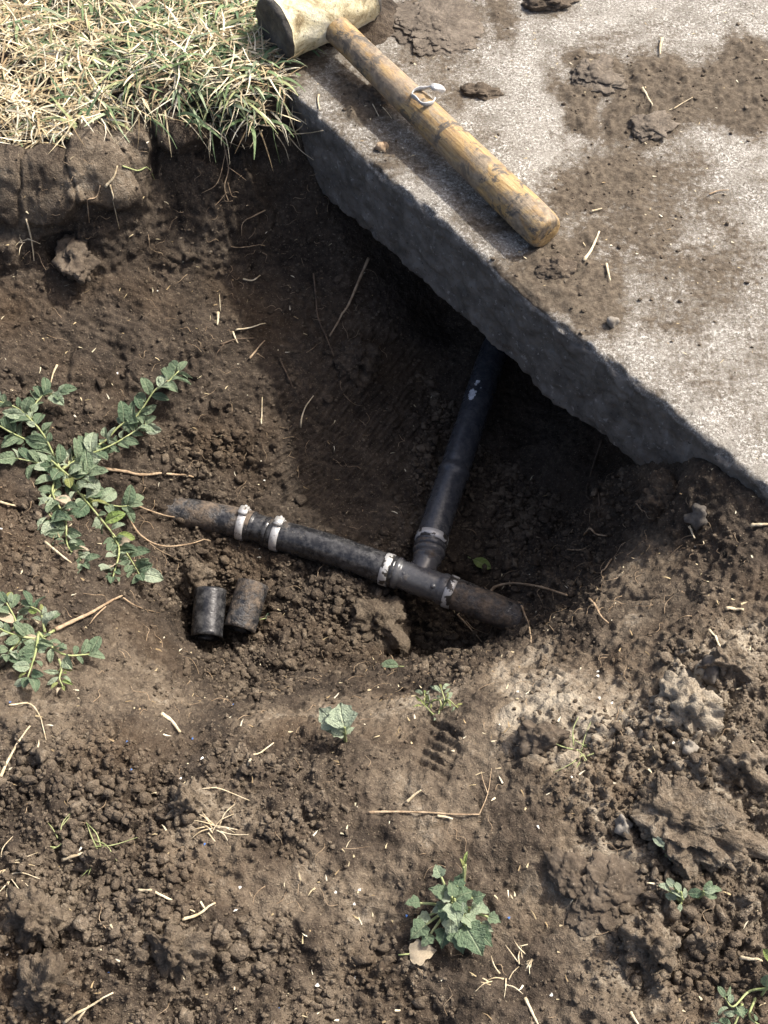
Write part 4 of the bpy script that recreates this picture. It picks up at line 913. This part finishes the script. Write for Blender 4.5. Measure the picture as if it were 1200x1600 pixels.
creeper((1180, 1560), [([(1200,1545),(1175,1560),(1150,1570),(1128,1560)], (.006, .014)), ([(1160,1568),(1145,1590),(1138,1612)], (.008, .012)), ([(1190,1555),(1205,1530),(1215,1510)], (.008, .016)), ([(1180,1560),(1180,1590),(1195,1612)], (.006, .012))],
    'pale weed in the bottom right corner', 22, 'oval', 'd', .009, .0010, .2, 'p', .5)
creeper((682, 1102), [([(690,1108),(680,1098),(668,1090),(655,1078)], (.004, .016)), ([(690,1108),(692,1095),(690,1080)], (.004, .018)), ([(690,1108),(700,1100),(712,1090)], (.004, .014)), ([(688,1106),(680,1112),(665,1108)], (.003, .01))],
    'small wilting yellow-green sprig on the front rim of the hole', 14, 'narrow', 'w', .006, .0009, .1, 'p', .4)
def rosette(base_px, leaves, label, mat='d', kind='lobed', alt='p', altp=.4, name='weed', rs=.0013):
    """leaves: (tip px, tip py, size px, height of the leaf base above ground)"""
    b = hit(*base_px); t_ = thing(name, b, label, 'weed')
    for lx, ly, sz, hgt in leaves:
        tip = atz(lx, ly, b[2]+hgt); d_ = tip-b-np.array([0, 0, hgt*.3]); dist = np.linalg.norm(b-CAM); L = sz*.66*dist/FPX
        hd_ = np.array([d_[0], d_[1], 0]); hn = max(np.linalg.norm(hd_), 1e-4); tip2 = tip
        # leaf base sits back from the tip by the leaf's own length
        lb = tip2-hd_/hn*min(L*.95, hn*.95); lb[2] = b[2]+hgt
        C = catmull([b+np.array([0, 0, -.003]), (b+lb)*.5+np.array([0, 0, hgt*.25]), lb], 6); m = len(C)
        v, f = tube(C, [rs*(1-.35*k/(m-1)) for k in range(m)], 7); mesh_obj('stalk', v, f, STEMM, t_)
        add_leaf(t_, lb, hd_/hn, L, kind, alt if random.random() < altp else mat, random.uniform(-.5, .5), random.uniform(-.1, .35))
    return t_
rosette((703, 1420), [(633,1412,34,.018),(642,1465,46,.012),(660,1478,34,.012),(680,1352,30,.03),(672,1388,40,.025),(722,1366,30,.028),(740,1392,48,.022),(765,1425,44,.014),(782,1440,30,.016),(752,1490,70,.020),(768,1478,52,.012),(722,1488,56,.016),(690,1480,42,.012),(650,1440,34,.01),(730,1425,36,.03),(705,1380,40,.03),(715,1445,50,.028),(745,1455,46,.02),(690,1440,40,.02),(676,1425,36,.018),(758,1400,30,.022),(770,1455,32,.012),(705,1465,44,.018),(688,1400,36,.026)],
    'large green weed clump with broad lobed leaves in front of the hole')
rosette((722, 1392), [(728,1332,28,.04),(720,1340,22,.045)], 'slim yellowish bud stalk standing behind the large clump', 'w', 'narrow')
rosette((540, 1158), [(498,1108,62,.020),(530,1098,66,.026),(508,1140,50,.014),(535,1125,48,.022),(548,1140,26,.016),(515,1120,55,.016)], 'pale green seedling with rounded leaves on the front rim of the hole', 'p', 'lobed', 'p', 0)
rosette((1062, 1412), [(1030,1382,26,.012),(1042,1372,26,.015),(1055,1378,24,.016),(1040,1398,26,.010),(1070,1392,24,.012),(1060,1425,20,.008),(1050,1390,26,.014)], 'small bright seedling, the left one of a pair at the lower right', 'p', 'oval')
rosette((1092, 1402), [(1112,1378,30,.014),(1128,1388,28,.012),(1120,1402,28,.010),(1080,1395,30,.012),(1105,1392,28,.016)], 'dark seedling, the right one of a pair at the lower right', 'd', 'oval')
rosette((1042, 1338), [(1020,1308,34,.014),(1058,1330,18,.01),(1035,1322,24,.012),(1050,1345,16,.008)], 'tiny pale seedling at the foot of the biggest clod', 'p', 'oval')
def loose_leaf(pxy, dirv, size_px, mat, label, kind='oval', lift=.003):
    p = hit(*pxy); dist = np.linalg.norm(p-CAM); t_ = thing('fallen_leaf', p, label, 'leaf'); add_leaf(t_, p+np.array([0, 0, lift]), dirv, size_px*dist/FPX, kind, mat, .2, .15)
    v, f = tube([p+np.array([0, 0, lift]), p+np.array([0, 0, lift])-np.array([*dirv[:2], 0])*.008], .0006, 5); mesh_obj('stalk', v, f, STEMM, t_)
loose_leaf((740, 877), (.8, -.5, 0), 30, 'w', 'green leaf lying in the shade right of the branch pipe')
loose_leaf((622, 1043), (-1, .1, 0), 28, 'd', 'grey-green leaf at the bottom of the hole under the tee')
loose_leaf((640, 1492), (1, .1, 0), 40, 'b', 'withered brown leaf beside the large green clump', 'lobed')
loose_leaf((205, 22), (.7, .3, 0), 40, 'b', 'reddish brown dead leaf in the turf at the top', 'lobed', .012)
loose_leaf((415, 968), (.9, .3, 0), 18, 'p', 'tiny pale leaf right of the muddy pipe offcut')
for o in bpy.data.objects:
    if '_base' in o: del o['_base']
